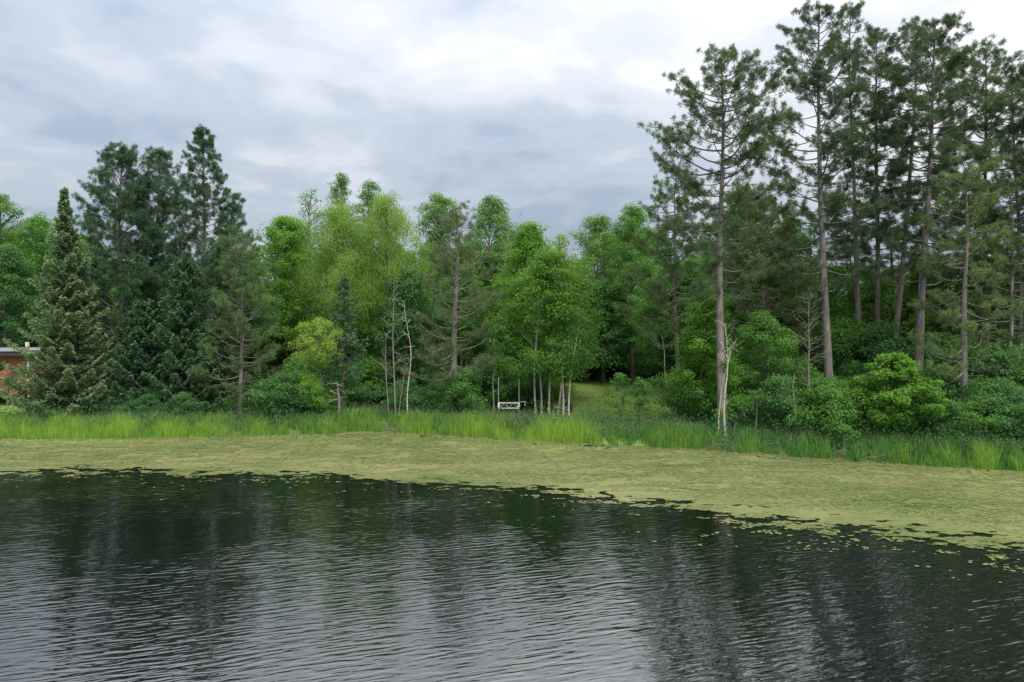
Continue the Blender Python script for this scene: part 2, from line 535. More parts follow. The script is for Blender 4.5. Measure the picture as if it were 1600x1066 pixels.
def build_duckweed():
    rng = np.random.default_rng(21)
    a = Acc()
    xs = np.arange(-46, 26, 0.14)
    nv = 62
    vv = np.linspace(0, 1, nv)
    X = np.repeat(xs[None], nv, 0)
    yo = outer_y(xs) + (fbm(xs * 0.7, xs * 0 + 3, 4) - 0.5) * 1.0
    ysh = shore_y(xs) + 0.25
    Y = yo[None] + (ysh - yo)[None] * vv[:, None]
    X = X + rng.normal(size=X.shape) * 0.03
    Y = Y + rng.normal(size=X.shape) * 0.03
    n = fbm(X * 1.6, Y * 3.2, 31) ; big = fbm(X * 0.35, Y * 0.8, 77)
    sh = np.repeat((shore_y(xs))[None], nv, 0) - Y
    fo = Y - yo[None]
    fine = fbm(X * 5.0, Y * 9.0, 131, 3)
    hole = (n * .5 + fine * .5 < 0.62 - fo * 0.45) | ((n * .45 + fine * .55 < 0.47 - sh * 0.10 + (big - 0.5) * 0.3) & (sh < 1.6))
    ny, nx = X.shape
    i = (np.arange(ny - 1)[:, None] * nx + np.arange(nx - 1)[None])
    f = np.stack([i, i + 1, i + nx + 1, i + nx], -1)[~hole[:-1, :-1]]
    Z = 0.008 + 0.004 * rng.random(X.shape)
    a.add(np.stack([X, Y, Z], -1).reshape(-1, 3), f)
    # loose pads drifting off the edge
    N = 520000
    x = rng.uniform(-44, 25, N)
    wide = np.interp(x, [-40, 0, 6, 12, 20], [0.42, 0.45, 0.75, 0.95, 1.15])
    s = rng.exponential(1.0, N) * wide - 0.95 + (fbm(x * 0.7, x * 0 + 3, 4) - 0.5) * -1.0
    y = outer_y(x) - s
    clus = fbm(x * 1.3, y * 3.0, 55, 3) * 0.6 + fbm(x * 4, y * 7, 66, 2) * 0.4
    keep = clus > 0.40 + np.clip((s + .5) / wide, 0, 3.6) * 0.058
    x, y = x[keep], y[keep]; n = len(x)
    r = rng.uniform(0.016, 0.055, n) * rng.uniform(.7, 1.2, n)
    k = 5
    ang = np.arange(k)[None] * 2 * math.pi / k + rng.random((n, 1)) * 6
    rr = r[:, None] * rng.uniform(0.7, 1.15, (n, k))
    v = np.stack([x[:, None] + rr * np.cos(ang) * 1.25, y[:, None] + rr * np.sin(ang), 0.006 + 0.012 * np.repeat(rng.random((n, 1)), k, 1)], -1).reshape(-1, 3)
    a.add(v, np.arange(n * k).reshape(n, k), 0.5)
    N = 150000
    x = rng.uniform(-44, 25, N); y = outer_y(x) + (shore_y(x) - outer_y(x)) * rng.random(N)
    n = N; k = 4
    r = rng.uniform(0.025, 0.085, n)
    ang = np.arange(k)[None] * 2 * math.pi / k + rng.random((n, 1)) * 6
    rr = r[:, None] * rng.uniform(0.6, 1.2, (n, k))
    zz = np.repeat(0.016 + 0.010 * rng.random((n, 1)), k, 1) + rng.normal(size=(n, k)) * 0.002
    pt = np.clip(0.5 + rng.normal(size=n) * 0.13 + (fbm(x * .6, y * 1.2, 303) - .5) * .45, 0, 1)
    sel = (y > outer_y(x) + 0.7 + (fbm(x * 0.7, x * 0 + 3, 4) - 0.5) * 1.0) & (fbm(x * 1.1, y * 2.2, 404) > .36)
    v = np.stack([x[:, None] + rr * np.cos(ang) * 1.3, y[:, None] + rr * np.sin(ang), zz], -1)[sel].reshape(-1, 3)
    a.add(v, np.arange(sel.sum() * k).reshape(-1, k), np.repeat(pt[sel], k))
    o = link('duckweed', a.mesh('duckweed', M['duckweed']))
    tag(o, 'pale yellow-green mat of duckweed floating along the bank', 'duckweed', None, 'stuff')


build_duckweed()

# ------------------------------------------------------------------ plants: generators give (trunk mesh, crown mesh)


def trunk_path(rng, H, lean, wob, n=10):
    t = np.linspace(0, 1, n)
    ph = rng.random(4) * 6.28
    x = lean[0] * t + wob * (np.sin(t * 5 + ph[0]) - math.sin(ph[0])) + wob * .4 * np.sin(t * 11 + ph[1]) * t
    y = lean[1] * t + wob * (np.sin(t * 4 + ph[2]) - math.sin(ph[2])) + wob * .4 * np.sin(t * 13 + ph[3]) * t
    return np.stack([x, y, t * H], -1)


def at_h(path, z):
    return np.array([np.interp(z, path[:, 2], path[:, 0]), np.interp(z, path[:, 2], path[:, 1]), z])


def pine(seed, H, cb, R, nb, mat, lean=(0, 0), tr=0.24, prof=None, up=0.55, k=64, tuft=0.215, dead=8, dens=1.0, low=-0.12, dead_from=0.25, wid=0.021):
    rng = np.random.default_rng(seed)
    tk = Acc(); cr = Acc()
    tp = trunk_path(rng, H, lean, 0.10, 14)
    tt = tp[:, 2] / H
    tube(tk, tp - np.array([0, 0, 0.25]) * (tt < 0.01)[:, None], tr * (1 - tt * 0.88) * (1 + 0.35 * np.exp(-tt * 25)), 9)
    prof = prof or (lambda t: 0.35 + 0.65 * np.sin(math.pi * np.clip(0.22 + 0.78 * t, 0, 1)) ** 0.8)
    cs, ds, ts = [], [], []
    az0 = rng.random() * 6.28
    for i in range(nb):
        t = (i + rng.random() * 0.8) / nb
        z = cb + (H - cb) * t ** 0.80 * 0.985
        t = (z - cb) / (H - cb)
        az = az0 + i * 2.39996 + rng.normal() * 0.35
        L = max(0.35, R * prof(t) * (rng.uniform(0.55, 1.15) if rng.random() < .85 else rng.uniform(.25, .5)))
        el = low + (up - low) * t + rng.normal() * 0.17
        h = np.array([math.cos(az), math.sin(az), 0]); sd = np.array([-h[1], h[0], 0])
        s = np.linspace(0, 1, 7)
        bend = rng.normal() * 0.22
        curv = rng.uniform(-0.04, 0.30)
        p = at_h(tp, z) + L * (s[:, None] * h * math.cos(el) + (bend * s ** 2)[:, None] * sd
                               + (s * math.sin(el) - 0.10 * np.sin(s * math.pi) + curv * s ** 2)[:, None] * np.array([0, 0, 1]))
        br = min(0.055, 0.014 + 0.012 * L)
        tube(tk, p, br * (1 - 0.8 * s), 5, cap=False)
        m = int((2.5 + L * 2.7) * dens)
        bt = rng.random()
        for j in range(m):
            q = rng.uniform(0.25, 1.0) ** 0.5
            b0 = np.array([np.interp(q, s, p[:, c]) for c in range(3)])
            sgn = 1 if j % 2 else -1
            aa = az + sgn * rng.uniform(0.2, 1.2)
            tl = L * rng.uniform(0.10, 0.42) * (1.25 - 0.6 * q) + 0.12
            d = np.array([math.cos(aa), math.sin(aa), rng.uniform(0.0, 0.9)])
            d /= np.linalg.norm(d)
            e = b0 + d * tl
            if tl > 0.25:
                tube(tk, [b0, b0 + d * tl * 0.55 - np.array([0, 0, 0.03]), e], [br * .35, br * .25, 0.006], 4, cap=False)
            for w in range(1 + int(tl / 0.45)):
                cs.append(b0 + d * tl * (1 - 0.42 * w / max(tl, .42)) + rng.normal(size=3) * 0.06)
                ds.append(d * .8 + np.array([0, 0, 0.55]) + rng.normal(size=3) * 0.2)
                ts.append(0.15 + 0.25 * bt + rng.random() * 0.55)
        cs.append(p[-1]); ds.append(p[-1] - p[-2]); ts.append(0.5)
    for q in range(6):
        cs.append(tp[-1] + rng.normal(size=3) * np.array([.12, .12, .2]) - np.array([0, 0, 0.12 * q])); ds.append(np.array([0, 0, 1.0]) + rng.normal(size=3) * .4); ts.append(0.6)
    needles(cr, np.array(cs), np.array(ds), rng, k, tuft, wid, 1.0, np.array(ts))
    for i in range(dead):
        z = H * rng.uniform(dead_from, max(cb / H + 0.1, dead_from + .15))
        az = rng.random() * 6.28
        L = rng.uniform(0.5, 2.0)
        s = np.linspace(0, 1, 6)
        h = np.array([math.cos(az), math.sin(az), 0])
        p = at_h(tp, z) + L * (s[:, None] * h + (rng.normal() * 0.25 * s ** 2 - 0.25 * s + rng.uniform(0, .3) * s ** 2)[:, None] * np.array([0, 0, 1]) + rng.normal(size=(6, 3)) * 0.03 * s[:, None])
        tube(tk, p, 0.02 * (1 - .75 * s), 4, cap=False)
    return tk.mesh('trunk', M['bark_pine'], True), cr.mesh('crown', M[mat])


def spruce(seed, H, R, mat, cb=0.4, pw=0.8, gap=0.36, per=7, el=0.15, droop=0.35, dens=70, tr=0.15, lean=(0, 0), rag=0.2, size=0.20):
    rng = np.random.default_rng(seed)
    tk = Acc(); cr = Acc()
    tp = trunk_path(rng, H, lean, 0.04, 10)
    tt = tp[:, 2] / H
    tube(tk, tp - np.array([0, 0, 0.25]) * (tt < 0.01)[:, None], tr * (1 - tt * 0.93), 8)
    C, D, T = [], [], []
    z = cb
    while z < H - 0.15:
        t = (z - cb) / (H - cb)
        r0 = R * (1 - t) ** pw
        nbr = max(4, int(per * (0.65 + 0.35 * (1 - t))))
        a0 = rng.random() * 6.28
        for i in range(nbr):
            az = a0 + i * 6.283 / nbr + rng.normal() * 0.2
            L = max(0.16, r0 * rng.uniform(1 - rag * 2, 1 + rag))
            e = el + 0.55 * t + rng.normal() * 0.08
            s = np.linspace(0, 1, 6)
            h = np.array([math.cos(az), math.sin(az), 0]); sd = np.array([-h[1], h[0], 0])
            zz = z + rng.normal() * 0.1
            off = s * math.sin(e) - droop * (1 - t) * np.sin(s * math.pi * 0.8) * 0.55 + 0.12 * s ** 3
            p = at_h(tp, zz) + L * (s[:, None] * h * math.cos(e) + off[:, None] * np.array([0, 0, 1]))
            tube(tk, p, (0.009 + 0.007 * L) * (1 - .8 * s), 4, cap=False)
            n = int(dens * (L + 0.15))
            q = rng.random(n) ** 0.62
            b = np.stack([np.interp(q, s, p[:, c]) for c in range(3)], -1)
            half = np.minimum(0.42 * L, 0.55) * (1.08 - q) ** 0.7 + 0.05
            lat = rng.uniform(-1, 1, n)
            fwd = np.abs(lat) * half * 0.7
            pos = b + sd * (lat * half)[:, None] + h * fwd[:, None]
            pos[:, 2] += -np.abs(lat) * half * 0.32 + rng.normal(size=n) * 0.045
            d = h * 0.75 + sd * (np.sign(lat) * 0.7)[:, None] + rng.normal(size=(n, 3)) * 0.3
            d[:, 2] -= 0.18
            C.append(pos); D.append(d)
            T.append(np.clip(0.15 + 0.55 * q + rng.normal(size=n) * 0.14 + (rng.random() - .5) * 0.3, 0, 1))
        z += gap * rng.uniform(0.75, 1.2) * (0.55 + 0.45 * (1 - t))
    n = 14
    C.append(np.stack([rng.normal(size=n) * .03 + tp[-1, 0], rng.normal(size=n) * .03 + tp[-1, 1], H - rng.random(n) * 0.5], -1)); D.append(np.tile([0, 0, 1.0], (n, 1)) + rng.normal(size=(n, 3)) * .3); T.append(np.full(n, .5))
    C = np.concatenate(C); D = unit(np.concatenate(D)); T = np.concatenate(T)
    nrm = unit(np.cross(D, rng.normal(size=D.shape))) + np.array([0, 0, 0.35])
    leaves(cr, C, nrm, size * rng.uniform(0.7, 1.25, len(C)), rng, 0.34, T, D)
    return tk.mesh('trunk', M['bark_dark'], True), cr.mesh('crown', M[mat])


def leafy(seed, H, R, cb, clumps, per, mat, leaf=0.15, asym=0.22, clr=None, pw=0.85, tr=None, lean=(0, 0), bark='bark_dark', droop=0.0,
          stems=None, fill=0.45, limbs=40, aspect=0.62, wob=0.12, flat=0.7, layered=False):
    rng = np.random.default_rng(seed)
    tk = Acc(); cr = Acc()
    tr = tr or 0.03 + 0.0125 * H
    ph = rng.random(4) * 6.28
    n = clumps
    u = (np.arange(n) + rng.random(n)) / n
    u = u ** 0.9
    th = np.arange(n) * 2.39996 + rng.normal(size=n) * 0.5
    prof = np.sin(math.pi * np.clip(u * 0.93 + 0.05, 0, 1) ** pw) ** 0.62
    lobe = 1 + asym * np.sin(2 * th + ph[0] + 4 * u) + asym * 0.7 * np.sin(4 * th + ph[1] - 7 * u) + asym * .5 * np.sin(9 * u + ph[2])
    rad = R * prof * lobe * rng.random(n) ** fill
    clr = clr or R * 0.23
    zc = cb + clr * .5 + u * (H - cb - clr)
    mains = []
    base = [(0.0, 0.0, lean[0], lean[1], 1.0)] if stems is None else stems
    for (bx_, by_, lx, ly, hh) in base:
        p = trunk_path(rng, H * 0.93 * hh, (lx, ly), wob, 9)
        p[:, 0] += bx_; p[:, 1] += by_
        t = p[:, 2] / p[-1, 2]
        p[0, 2] = -0.25
        tube(tk, p, tr * (1 - .85 * t) * (1 + .3 * np.exp(-t * 20)), 8)
        mains.append(p)
    cen = np.stack([rad * np.cos(th), rad * np.sin(th), zc], -1)
    cen[:, 0] += lean[0] * zc / H; cen[:, 1] += lean[1] * zc / H
    cen += rng.normal(size=cen.shape) * np.array([.25, .25, .15]) * clr
    order = rng.permutation(n)[:limbs]
    for i in order:
        c = cen[i]
        best = min(mains, key=lambda p: np.hypot(*(at_h(p, min(c[2], p[-1, 2] * .9))[:2] - c[:2])))
        z0 = np.clip(c[2] - 0.55 * rad[i] - 0.3, cb * 0.75 if cb > 1 else 0.1, best[-1, 2] * 0.95)
        a = at_h(best, z0)
        s = np.linspace(0, 1, 5)[:, None]
        mid = (a + c) / 2 + np.array([0, 0, 0.12 * rad[i]])
        p = (1 - s) ** 2 * a + 2 * s * (1 - s) * mid + s ** 2 * c
        tube(tk, p, (tr * 0.30) * (1 - .8 * s[:, 0]), 5, cap=False)
    C, Nn, T = [], [], []
    for i in range(n):
        r = clr * rng.uniform(0.5, 1.45)
        m = int(per * (r / clr) ** 1.7 * rng.uniform(0.7, 1.25))
        d = unit(rng.normal(size=(m, 3)) + np.array([0, 0, 0.25]))
        q = rng.random(m) ** 0.42
        q = np.where(rng.random(m) < 0.10, q * rng.uniform(1.0, 1.3, m), q)
        ax_ = unit(cen[i] * np.array([1, 1, 0.0]) + rng.normal(size=3) * .3)
        pos = cen[i] + d * (q * r)[:, None] * np.array([1.0, 1.0, flat])
        pos = pos + ax_ * ((pos - cen[i]) @ ax_)[:, None] * rng.uniform(0.0, 0.7)
        if layered: pos[:, 2] -= (q * r) ** 2 * 0.25
        if droop: pos[:, 2] -= droop * rng.random(m) ** 1.5
        C.append(pos)
        Nn.append(d * 0.55 + np.array([0, 0, 0.55]) + rng.normal(size=(m, 3)) * 0.55)
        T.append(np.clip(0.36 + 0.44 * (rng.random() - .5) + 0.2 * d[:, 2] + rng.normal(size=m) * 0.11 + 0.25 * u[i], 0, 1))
    C = np.concatenate(C); Nn = np.concatenate(Nn); T = np.concatenate(T)
    C[:, 2] = np.maximum(C[:, 2], 0.05)
    ax = None
    if droop:
        ax = np.tile([0, 0, -1.0], (len(C), 1)) + rng.normal(size=C.shape) * 0.35
        Nn[:, 2] *= 0.3
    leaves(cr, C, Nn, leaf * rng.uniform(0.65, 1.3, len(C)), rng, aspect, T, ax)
    return tk.mesh('trunk', M[bark], True), cr.mesh('crown', M[mat])


def bare(seed, H, mat, tr=0.05, nb=26, lean=(0, 0), wob=0.15, blen=0.9, from_=0.25, sub=3, el=0.6):
    rng = np.random.default_rng(seed)
    tk = Acc()
    p = trunk_path(rng, H, lean, wob, 12)
    t = p[:, 2] / H
    p[0, 2] = -0.2
    tube(tk, p, tr * (1 - .8 * t), 6)
    b = Acc() if nb > 4 else tk
    for i in range(nb):
        z = H * rng.uniform(from_, 0.98)
        az = rng.random() * 6.28
        L = blen * rng.uniform(0.4, 1.1) * (1.15 - 0.6 * z / H)
        h = np.array([math.cos(az), math.sin(az), el + rng.normal() * 0.25])
        s = np.linspace(0, 1, 5)
        q = at_h(p, z) + L * (s[:, None] * h + rng.normal(size=(5, 3)) * 0.06 * s[:, None])
        tube(b, q, tr * 0.28 * (1 - .7 * s), 4, cap=False)
        for k in range(sub):
            w = rng.integers(2, 5)
            d = h + rng.normal(size=3) * 0.6
            tube(b, [q[w], q[w] + d * L * 0.2, q[w] + (d + rng.normal(size=3) * .3) * L * 0.4], [tr * .14, tr * .11, tr * .06], 3, cap=False)
    return tk.mesh('trunk', M[mat], True), (b.mesh('branches', M[mat], True) if nb > 4 else None)


def plant(name, label, cat, meshes, px, Y, group=None, rz=0.0, x=None, names=('trunk', 'crown'), dz=0.0):
    X = wx(px, Y) if x is None else x
    z = float(ground_z(X, Y))
    o = thing(name, label, cat, (X, Y, z + dz), rz, group)
    for nm, me in zip(names, meshes):
        if me is not None: link(nm, me, o)
    return o


def hgt(px, row, Y, X=None):
    X = wx(px, Y) if X is None else X
    return wz(row, Y) - float(ground_z(X, Y))


# ------------------------------------------------------------------ the tall red pines on the right
RP = 'tall red pines on the right bank'
def round_top(t): return 0.45 + 0.55 * math.sin(math.pi * min(1.0, 0.25 + 0.55 * t / 0.6)) if t < 0.6 else 0.95 * max(0.0, 1 - ((t - 0.5) / 0.51) ** 2) ** 0.8 + 0.05
def wide_mid(t): return (0.75 + 0.25 * t / 0.4) if t < 0.4 else max(0.0, 1 - ((t - 0.4) / 0.61) ** 2) ** 0.72 * 0.96 + 0.04
def skirt(t): return 1.0 - 0.55 * t


def tall_pine(seed, label, px, top_row, Y, cb_row, Rpx, top_px=None, nb=62, **kw):
    H = hgt(px, top_row, Y)
    cb = hgt(px, cb_row, Y)
    top_px = px if top_px is None else top_px
    kw.setdefault('mat', 'pine')
    me = pine(seed, H, cb, Rpx / FPX * Y, nb, lean=((top_px - px) / FPX * Y, 0.3), **kw)
    return plant('red_pine', label, 'pine tree', me, px, Y, RP)


tall_pine(1, 'tall red pine with rounded open crown standing apart at the lawn edge', 1130, 84, 32, 470, 104, 1126, nb=92, tr=0.23, prof=wide_mid, up=0.55, dens=1.4, dead=10)
tall_pine(2, 'tallest straight red pine, second from the lawn, crown cut by the picture top', 1297, 6, 35, 470, 88, 1288, nb=100, tr=0.24, prof=wide_mid, up=0.65, dens=1.4)
tall_pine(3, 'slim red pine close behind the tallest pine', 1343, 6, 38, 380, 60, 1338, nb=74, tr=0.19, prof=round_top, up=0.65, dens=1.3)
tall_pine(4, 'slim red pine with narrow dark crown between tallest and leaning pines', 1369, 44, 39, 390, 62, 1374, nb=74, tr=0.19, prof=round_top, up=0.6, dens=1.3)
tall_pine(5, 'red pine with a trunk leaning towards the right', 1386, 36, 38, 370, 70, 1440, nb=74, tr=0.20, prof=round_top, up=0.6, dens=1.3)
tall_pine(6, 'broad-crowned red pine with a stout trunk in front of the leaning pine', 1433, 32, 35, 450, 92, 1462, nb=104, tr=0.25, prof=wide_mid, up=0.6, dens=1.45)
tall_pine(7, 'low red pine near the water with sunlit olive boughs and pale trunk', 1507, 262, 31, 600, 92, 1516, nb=58, mat='pine_low', tr=0.19, prof=skirt, up=0.4, dead=14, dead_from=.2)
tall_pine(8, 'dark red pine with pointed top near the picture edge', 1543, 72, 38, 500, 80, 1545, nb=100, tr=0.19, prof=round_top, up=0.6, dens=1.25)
tall_pine(9, 'red pine at the very edge of the picture, dense dark crown', 1592, 104, 37, 520, 84, 1590, nb=96, tr=0.19, prof=wide_mid, up=0.55, dens=1.25)
tall_pine(10, 'red pine just past the picture edge', 1655, 60, 36, 450, 85, 1655, nb=80, tr=0.22, prof=wide_mid, up=0.6)
tall_pine(11, 'younger red pine with low boughs behind the pine standing apart', 1195, 300, 39, 620, 105, 1198, nb=84, mat='pine_low', tr=0.15, prof=skirt, up=0.45, dens=1.3)
tall_pine(12, 'bushy young pine leaning over the lawn side of the tall pines', 1062, 284, 37, 540, 84, 1058, nb=70, mat='pine_low', tr=0.14, prof=skirt, up=0.4, dens=1.2)
tall_pine(13, 'shorter pine filling the gap between slim and leaning trunks', 1395, 310, 42, 600, 84, 1395, nb=70, mat='pine_low', tr=0.15, prof=skirt, up=0.45, dens=1.3)
tall_pine(14, 'shorter bushy pine behind the low pale-trunked pine', 1470, 300, 41, 620, 90, 1470, nb=76, mat='pine_low', tr=0.15, prof=skirt, up=0.45, dens=1.3)
tall_pine(15, 'shorter bushy pine in the far corner of the bank', 1575, 285, 35, 620, 90, 1578, nb=76, mat='pine_low', tr=0.16, prof=skirt, up=0.45, dens=1.3)
tall_pine(16, 'shorter pine behind the tallest pine trunk', 1265, 330, 42, 600, 80, 1265, nb=70, mat='pine_low', tr=0.14, prof=skirt, up=0.45, dens=1.3)
tall_pine(17, 'shorter pine between the tallest pine and the slim pines', 1330, 345, 43, 600, 74, 1330, nb=66, mat='pine_low', tr=0.14, prof=skirt, up=0.45, dens=1.3)

# ------------------------------------------------------------------ conifers on the left
LC = 'conifers on the left bank'


def left_pine(seed, label, px, top_row, Y, cb_row, Rpx, nb, top_px=None, **kw):
    H = hgt(px, top_row, Y); cb = max(0.6, hgt(px, cb_row, Y))
    kw.setdefault('mat', 'pine_dark')
    top_px = px if top_px is None else top_px
    me = pine(seed, H, cb, Rpx / FPX * Y, nb, lean=((top_px - px) / FPX * Y, 0), **kw)
    return plant('pine', label, 'pine tree', me, px, Y, LC)


def left_spruce(seed, label, px, top_row, Y, Rpx, name='spruce', **kw):
    H = hgt(px, top_row, Y)
    me = spruce(seed, H, Rpx / FPX * Y, **kw)
    return plant(name, label, 'spruce tree', me, px, Y, LC)


left_spruce(31, 'pale spruce with narrow dark spire beside the brown house', 100, 293, 37.5, 84, mat='spruce_light', cb=0.7, pw=1.02, dens=125, per=9, rag=0.26, tr=0.18)
left_pine(32, 'bushy pine with upswept shoots, next to the narrow spruce spire', 197, 238, 41, 615, 84, 165, 193, up=0.95, low=0.12, prof=lambda t: 1.0 - 0.45 * t if t < .6 else 0.78 * max(0, 1 - ((t - .5) / .52) ** 2) ** 0.85 + .04, dens=1.35, dead=0, tr=0.19)
left_pine(33, 'bushy pine between its twin and the tallest fir', 246, 240, 42, 615, 70, 155, 246, up=0.95, low=0.12, prof=lambda t: 1.0 - 0.35 * t if t < .6 else 0.84 * max(0, 1 - ((t - .5) / .52) ** 2) ** 0.85 + .04, dens=1.35, dead=0, tr=0.19)
left_pine(34, 'tall pointed fir rising highest over the left conifers', 322, 202, 41, 590, 74, 185, 322, mat='pine_dark', up=0.55, low=0.30, prof=lambda t: 1.02 * (1 - t) ** 0.75 + 0.05, dens=1.4, dead=0, tr=0.18, tuft=0.19)
left_pine(35, 'smaller dark pine right beside the tall pointed fir', 366, 306, 42, 610, 54, 96, 364, up=0.85, low=0.1, prof=lambda t: 1.0 - 0.7 * t, dens=1.4, dead=0, tr=0.15)
left_spruce(36, 'dark spruce with layered boughs in front of the tall fir', 292, 395, 39, 74, mat='spruce', cb=0.3, pw=0.75, dens=115, per=9, rag=0.25)
left_pine(37, 'slender pine with pale trunk and light tufts at the reeds', 375, 380, 37, 620, 66, 78, 373, mat='pine_low', up=0.7, low=-0.05, prof=lambda t: 1.0 - 0.6 * t, dens=1.15, dead=12, dead_from=.08, tr=0.13)
left_spruce(38, 'low dark spruce in front of the brown shed', 222, 470, 38.5, 58, mat='spruce', cb=0.2, pw=0.6, dens=120, per=9, rag=0.25)
left_spruce(39, 'dark spruce behind the pale spruce', 150, 400, 43, 60, mat='spruce', cb=0.4, pw=0.8, dens=90)
left_spruce(40, 'short spruce with drooping boughs at the foot of the fir', 335, 500, 38, 46, mat='spruce', cb=0.1, pw=0.6, dens=115, per=9)

# ------------------------------------------------------------------ middle
MB = 'broadleaf trees along the middle bank'


def broad(seed, name, label, px, top_row, Y, bot_row, Rpx, clumps, per, mat, group=MB, cat='tree', lean_px=0, **kw):
    H = hgt(px, top_row, Y); cb = max(0.05, hgt(px, bot_row, Y))
    me = leafy(seed, H, Rpx / FPX * Y, cb, clumps, per, mat, lean=(lean_px / FPX * Y, 0), **kw)
    return plant(name, label, cat, me, px, Y, group)


broad(51, 'leafy_tree', 'rounded green tree with yellowish top beside the dark conifers', 446, 336, 45, 560, 64, 236, 135, 'leaf_bright', leaf=0.135, clr=0.50, pw=0.95)
broad(52, 'willow_tree', 'soft yellow-green willow with feathery crown, nearer the conifers', 532, 318, 44, 540, 54, 110, 380, 'leaf_willow', droop=0.55, leaf=0.135, aspect=0.28, clr=0.75)
broad(53, 'willow_tree', 'soft yellow-green willow with feathery crown, nearer the brownish pine', 604, 302, 45, 520, 62, 120, 380, 'leaf_willow', droop=0.55, leaf=0.135, aspect=0.28, clr=0.75)
broad(54, 'aspen_tree', 'thin grey-green aspen top poking above the first willow', 486, 293, 58, 470, 24, 75, 49, 'leaf_aspen', clr=0.40, bark='bark_grey', leaf=0.135)
broad(55, 'aspen_tree', 'tallest aspen top above the gap between the willows', 533, 272, 58, 470, 33, 120, 92, 'leaf_aspen', clr=0.40, bark='bark_grey', pw=0.55, asym=0.28, leaf=0.135)
broad(56, 'aspen_tree', 'aspen top rising behind the second willow', 578, 283, 58, 470, 35, 120, 92, 'leaf_aspen', clr=0.40, bark='bark_grey', pw=0.55, asym=0.28, leaf=0.135)
broad(57, 'aspen_tree', 'green aspen with notched top behind the brownish pine', 685, 304, 53, 500, 51, 210, 121, 'leaf_aspen', clr=0.50, bark='bark_grey', pw=0.62, asym=0.28, leaf=0.135)
broad(58, 'aspen_tree', 'broad aspen with pale branches right of the brownish pine', 768, 307, 54, 500, 58, 236, 121, 'leaf_aspen', clr=0.50, bark='bark_grey', pw=0.62, asym=0.28, leaf=0.135)
H = hgt(710, 335, 38)
plant('red_pine', 'brownish thin-needled pine with long pale boughs above the white frame', 'pine tree',
      pine(59, H, hgt(710, 600, 38), 84 / FPX * 38, 76, 'pine_brown', (0, 0.2), 0.22, lambda t: 1.0 - 0.72 * t ** 1.3, 0.75, 46, 0.2, 16, 1.15, -0.02, 0.08), 710, 38, 'pines of the middle bank')
broad(60, 'lime_sapling', 'lime green topknot tree standing in front of dark woods', 497, 497, 36.5, 575, 36, 46, 150, 'leaf_lime', leaf=0.10, clr=0.38, tr=0.07, pw=1.05, droop=0.12)
broad(61, 'willow_bush', 'round green bush beneath the lime green topknot tree', 486, 580, 36.2, 640, 24, 30, 140, 'leaf_bright', cat='bush', leaf=0.10, clr=0.32, tr=0.05, droop=0.15)
H = hgt(535, 430, 38)
plant('spruce', 'half-dead grey spruce with bare lower boughs behind the lime tree', 'spruce tree',
      spruce(62, H, 1.35, 'spruce', cb=2.2, pw=0.6, dens=38, per=7, rag=0.4, tr=0.12), 536, 38, 'spruces of the middle bank')
broad(63, 'leafy_tree', 'deep green tree between the willows and the brownish pine', 640, 420, 42, 640, 46, 147, 135, 'leaf_deep', leaf=0.135, clr=0.50)
st = [(-0.45, 0.0, 0.0, 0.2, 1.0), (-0.12, 0.15, -0.35, 0.1, 1.0), (0.25, -0.1, 0.75, 0.2, 0.86), (0.75, 0.1, 0.95, 0.1, 0.82), (1.05, -0.2, 0.35, 0, 0.8), (1.35, 0.0, 0.5, 0.2, 0.78)]
broad(64, 'birch_clump', 'green birch clump with several white stems beside the lawn', 850, 392, 37.5, 598, 72, 170, 200, 'leaf_birch', lean_px=14, stems=st, bark='birch', tr=0.060, leaf=0.125, asym=0.26, clr=0.60, pw=0.7, fill=0.38)
broad(65, 'leafy_tree', 'green tree rising behind the birch clump', 828, 350, 45, 560, 53, 288, 121, 'leaf_bright', clr=0.50, pw=0.65, leaf=0.135)
broad(66, 'sparse_tree', 'sparse yellowish tree in the dip of the skyline', 876, 365, 56, 480, 22, 71, 42, 'leaf_willow', clr=0.40, bark='bark_grey', leaf=0.135)
broad(67, 'aspen_tree', 'light green aspen at the back of the lawn', 935, 336, 56, 520, 53, 236, 121, 'leaf_aspen', clr=0.50, bark='bark_grey', leaf=0.135, pw=0.95)
broad(68, 'leafy_tree', 'tall fresh green tree beside the bushy young pine', 990, 322, 52, 540, 53, 236, 128, 'leaf_mid', clr=0.50, leaf=0.135, pw=0.95)
broad(69, 'leafy_tree', 'shade tree with a dark bare trunk on the lawn', 942, 440, 53, 568, 48, 168, 135, 'leaf_deep', tr=0.20, leaf=0.135, clr=0.50)
broad(70, 'leafy_tree', 'leafy tree overhanging the far side of the lawn', 1050, 410, 46, 572, 60, 210, 135, 'leaf_mid', leaf=0.135, clr=0.50)
broad(71, 'lawn_sapling', 'young two-headed sapling standing in front of the lawn', 968, 580, 33.5, 645, 19, 22, 70, 'leaf_mid', cat='sapling', leaf=0.10, clr=0.26, tr=0.03, pw=0.6)
broad(72, 'lawn_sapling', 'young bushy sapling on the lawn, nearer the tall pines', 1001, 588, 33.8, 648, 18, 20, 70, 'leaf_mid', cat='sapling', leaf=0.10, clr=0.26, tr=0.03, pw=0.6)

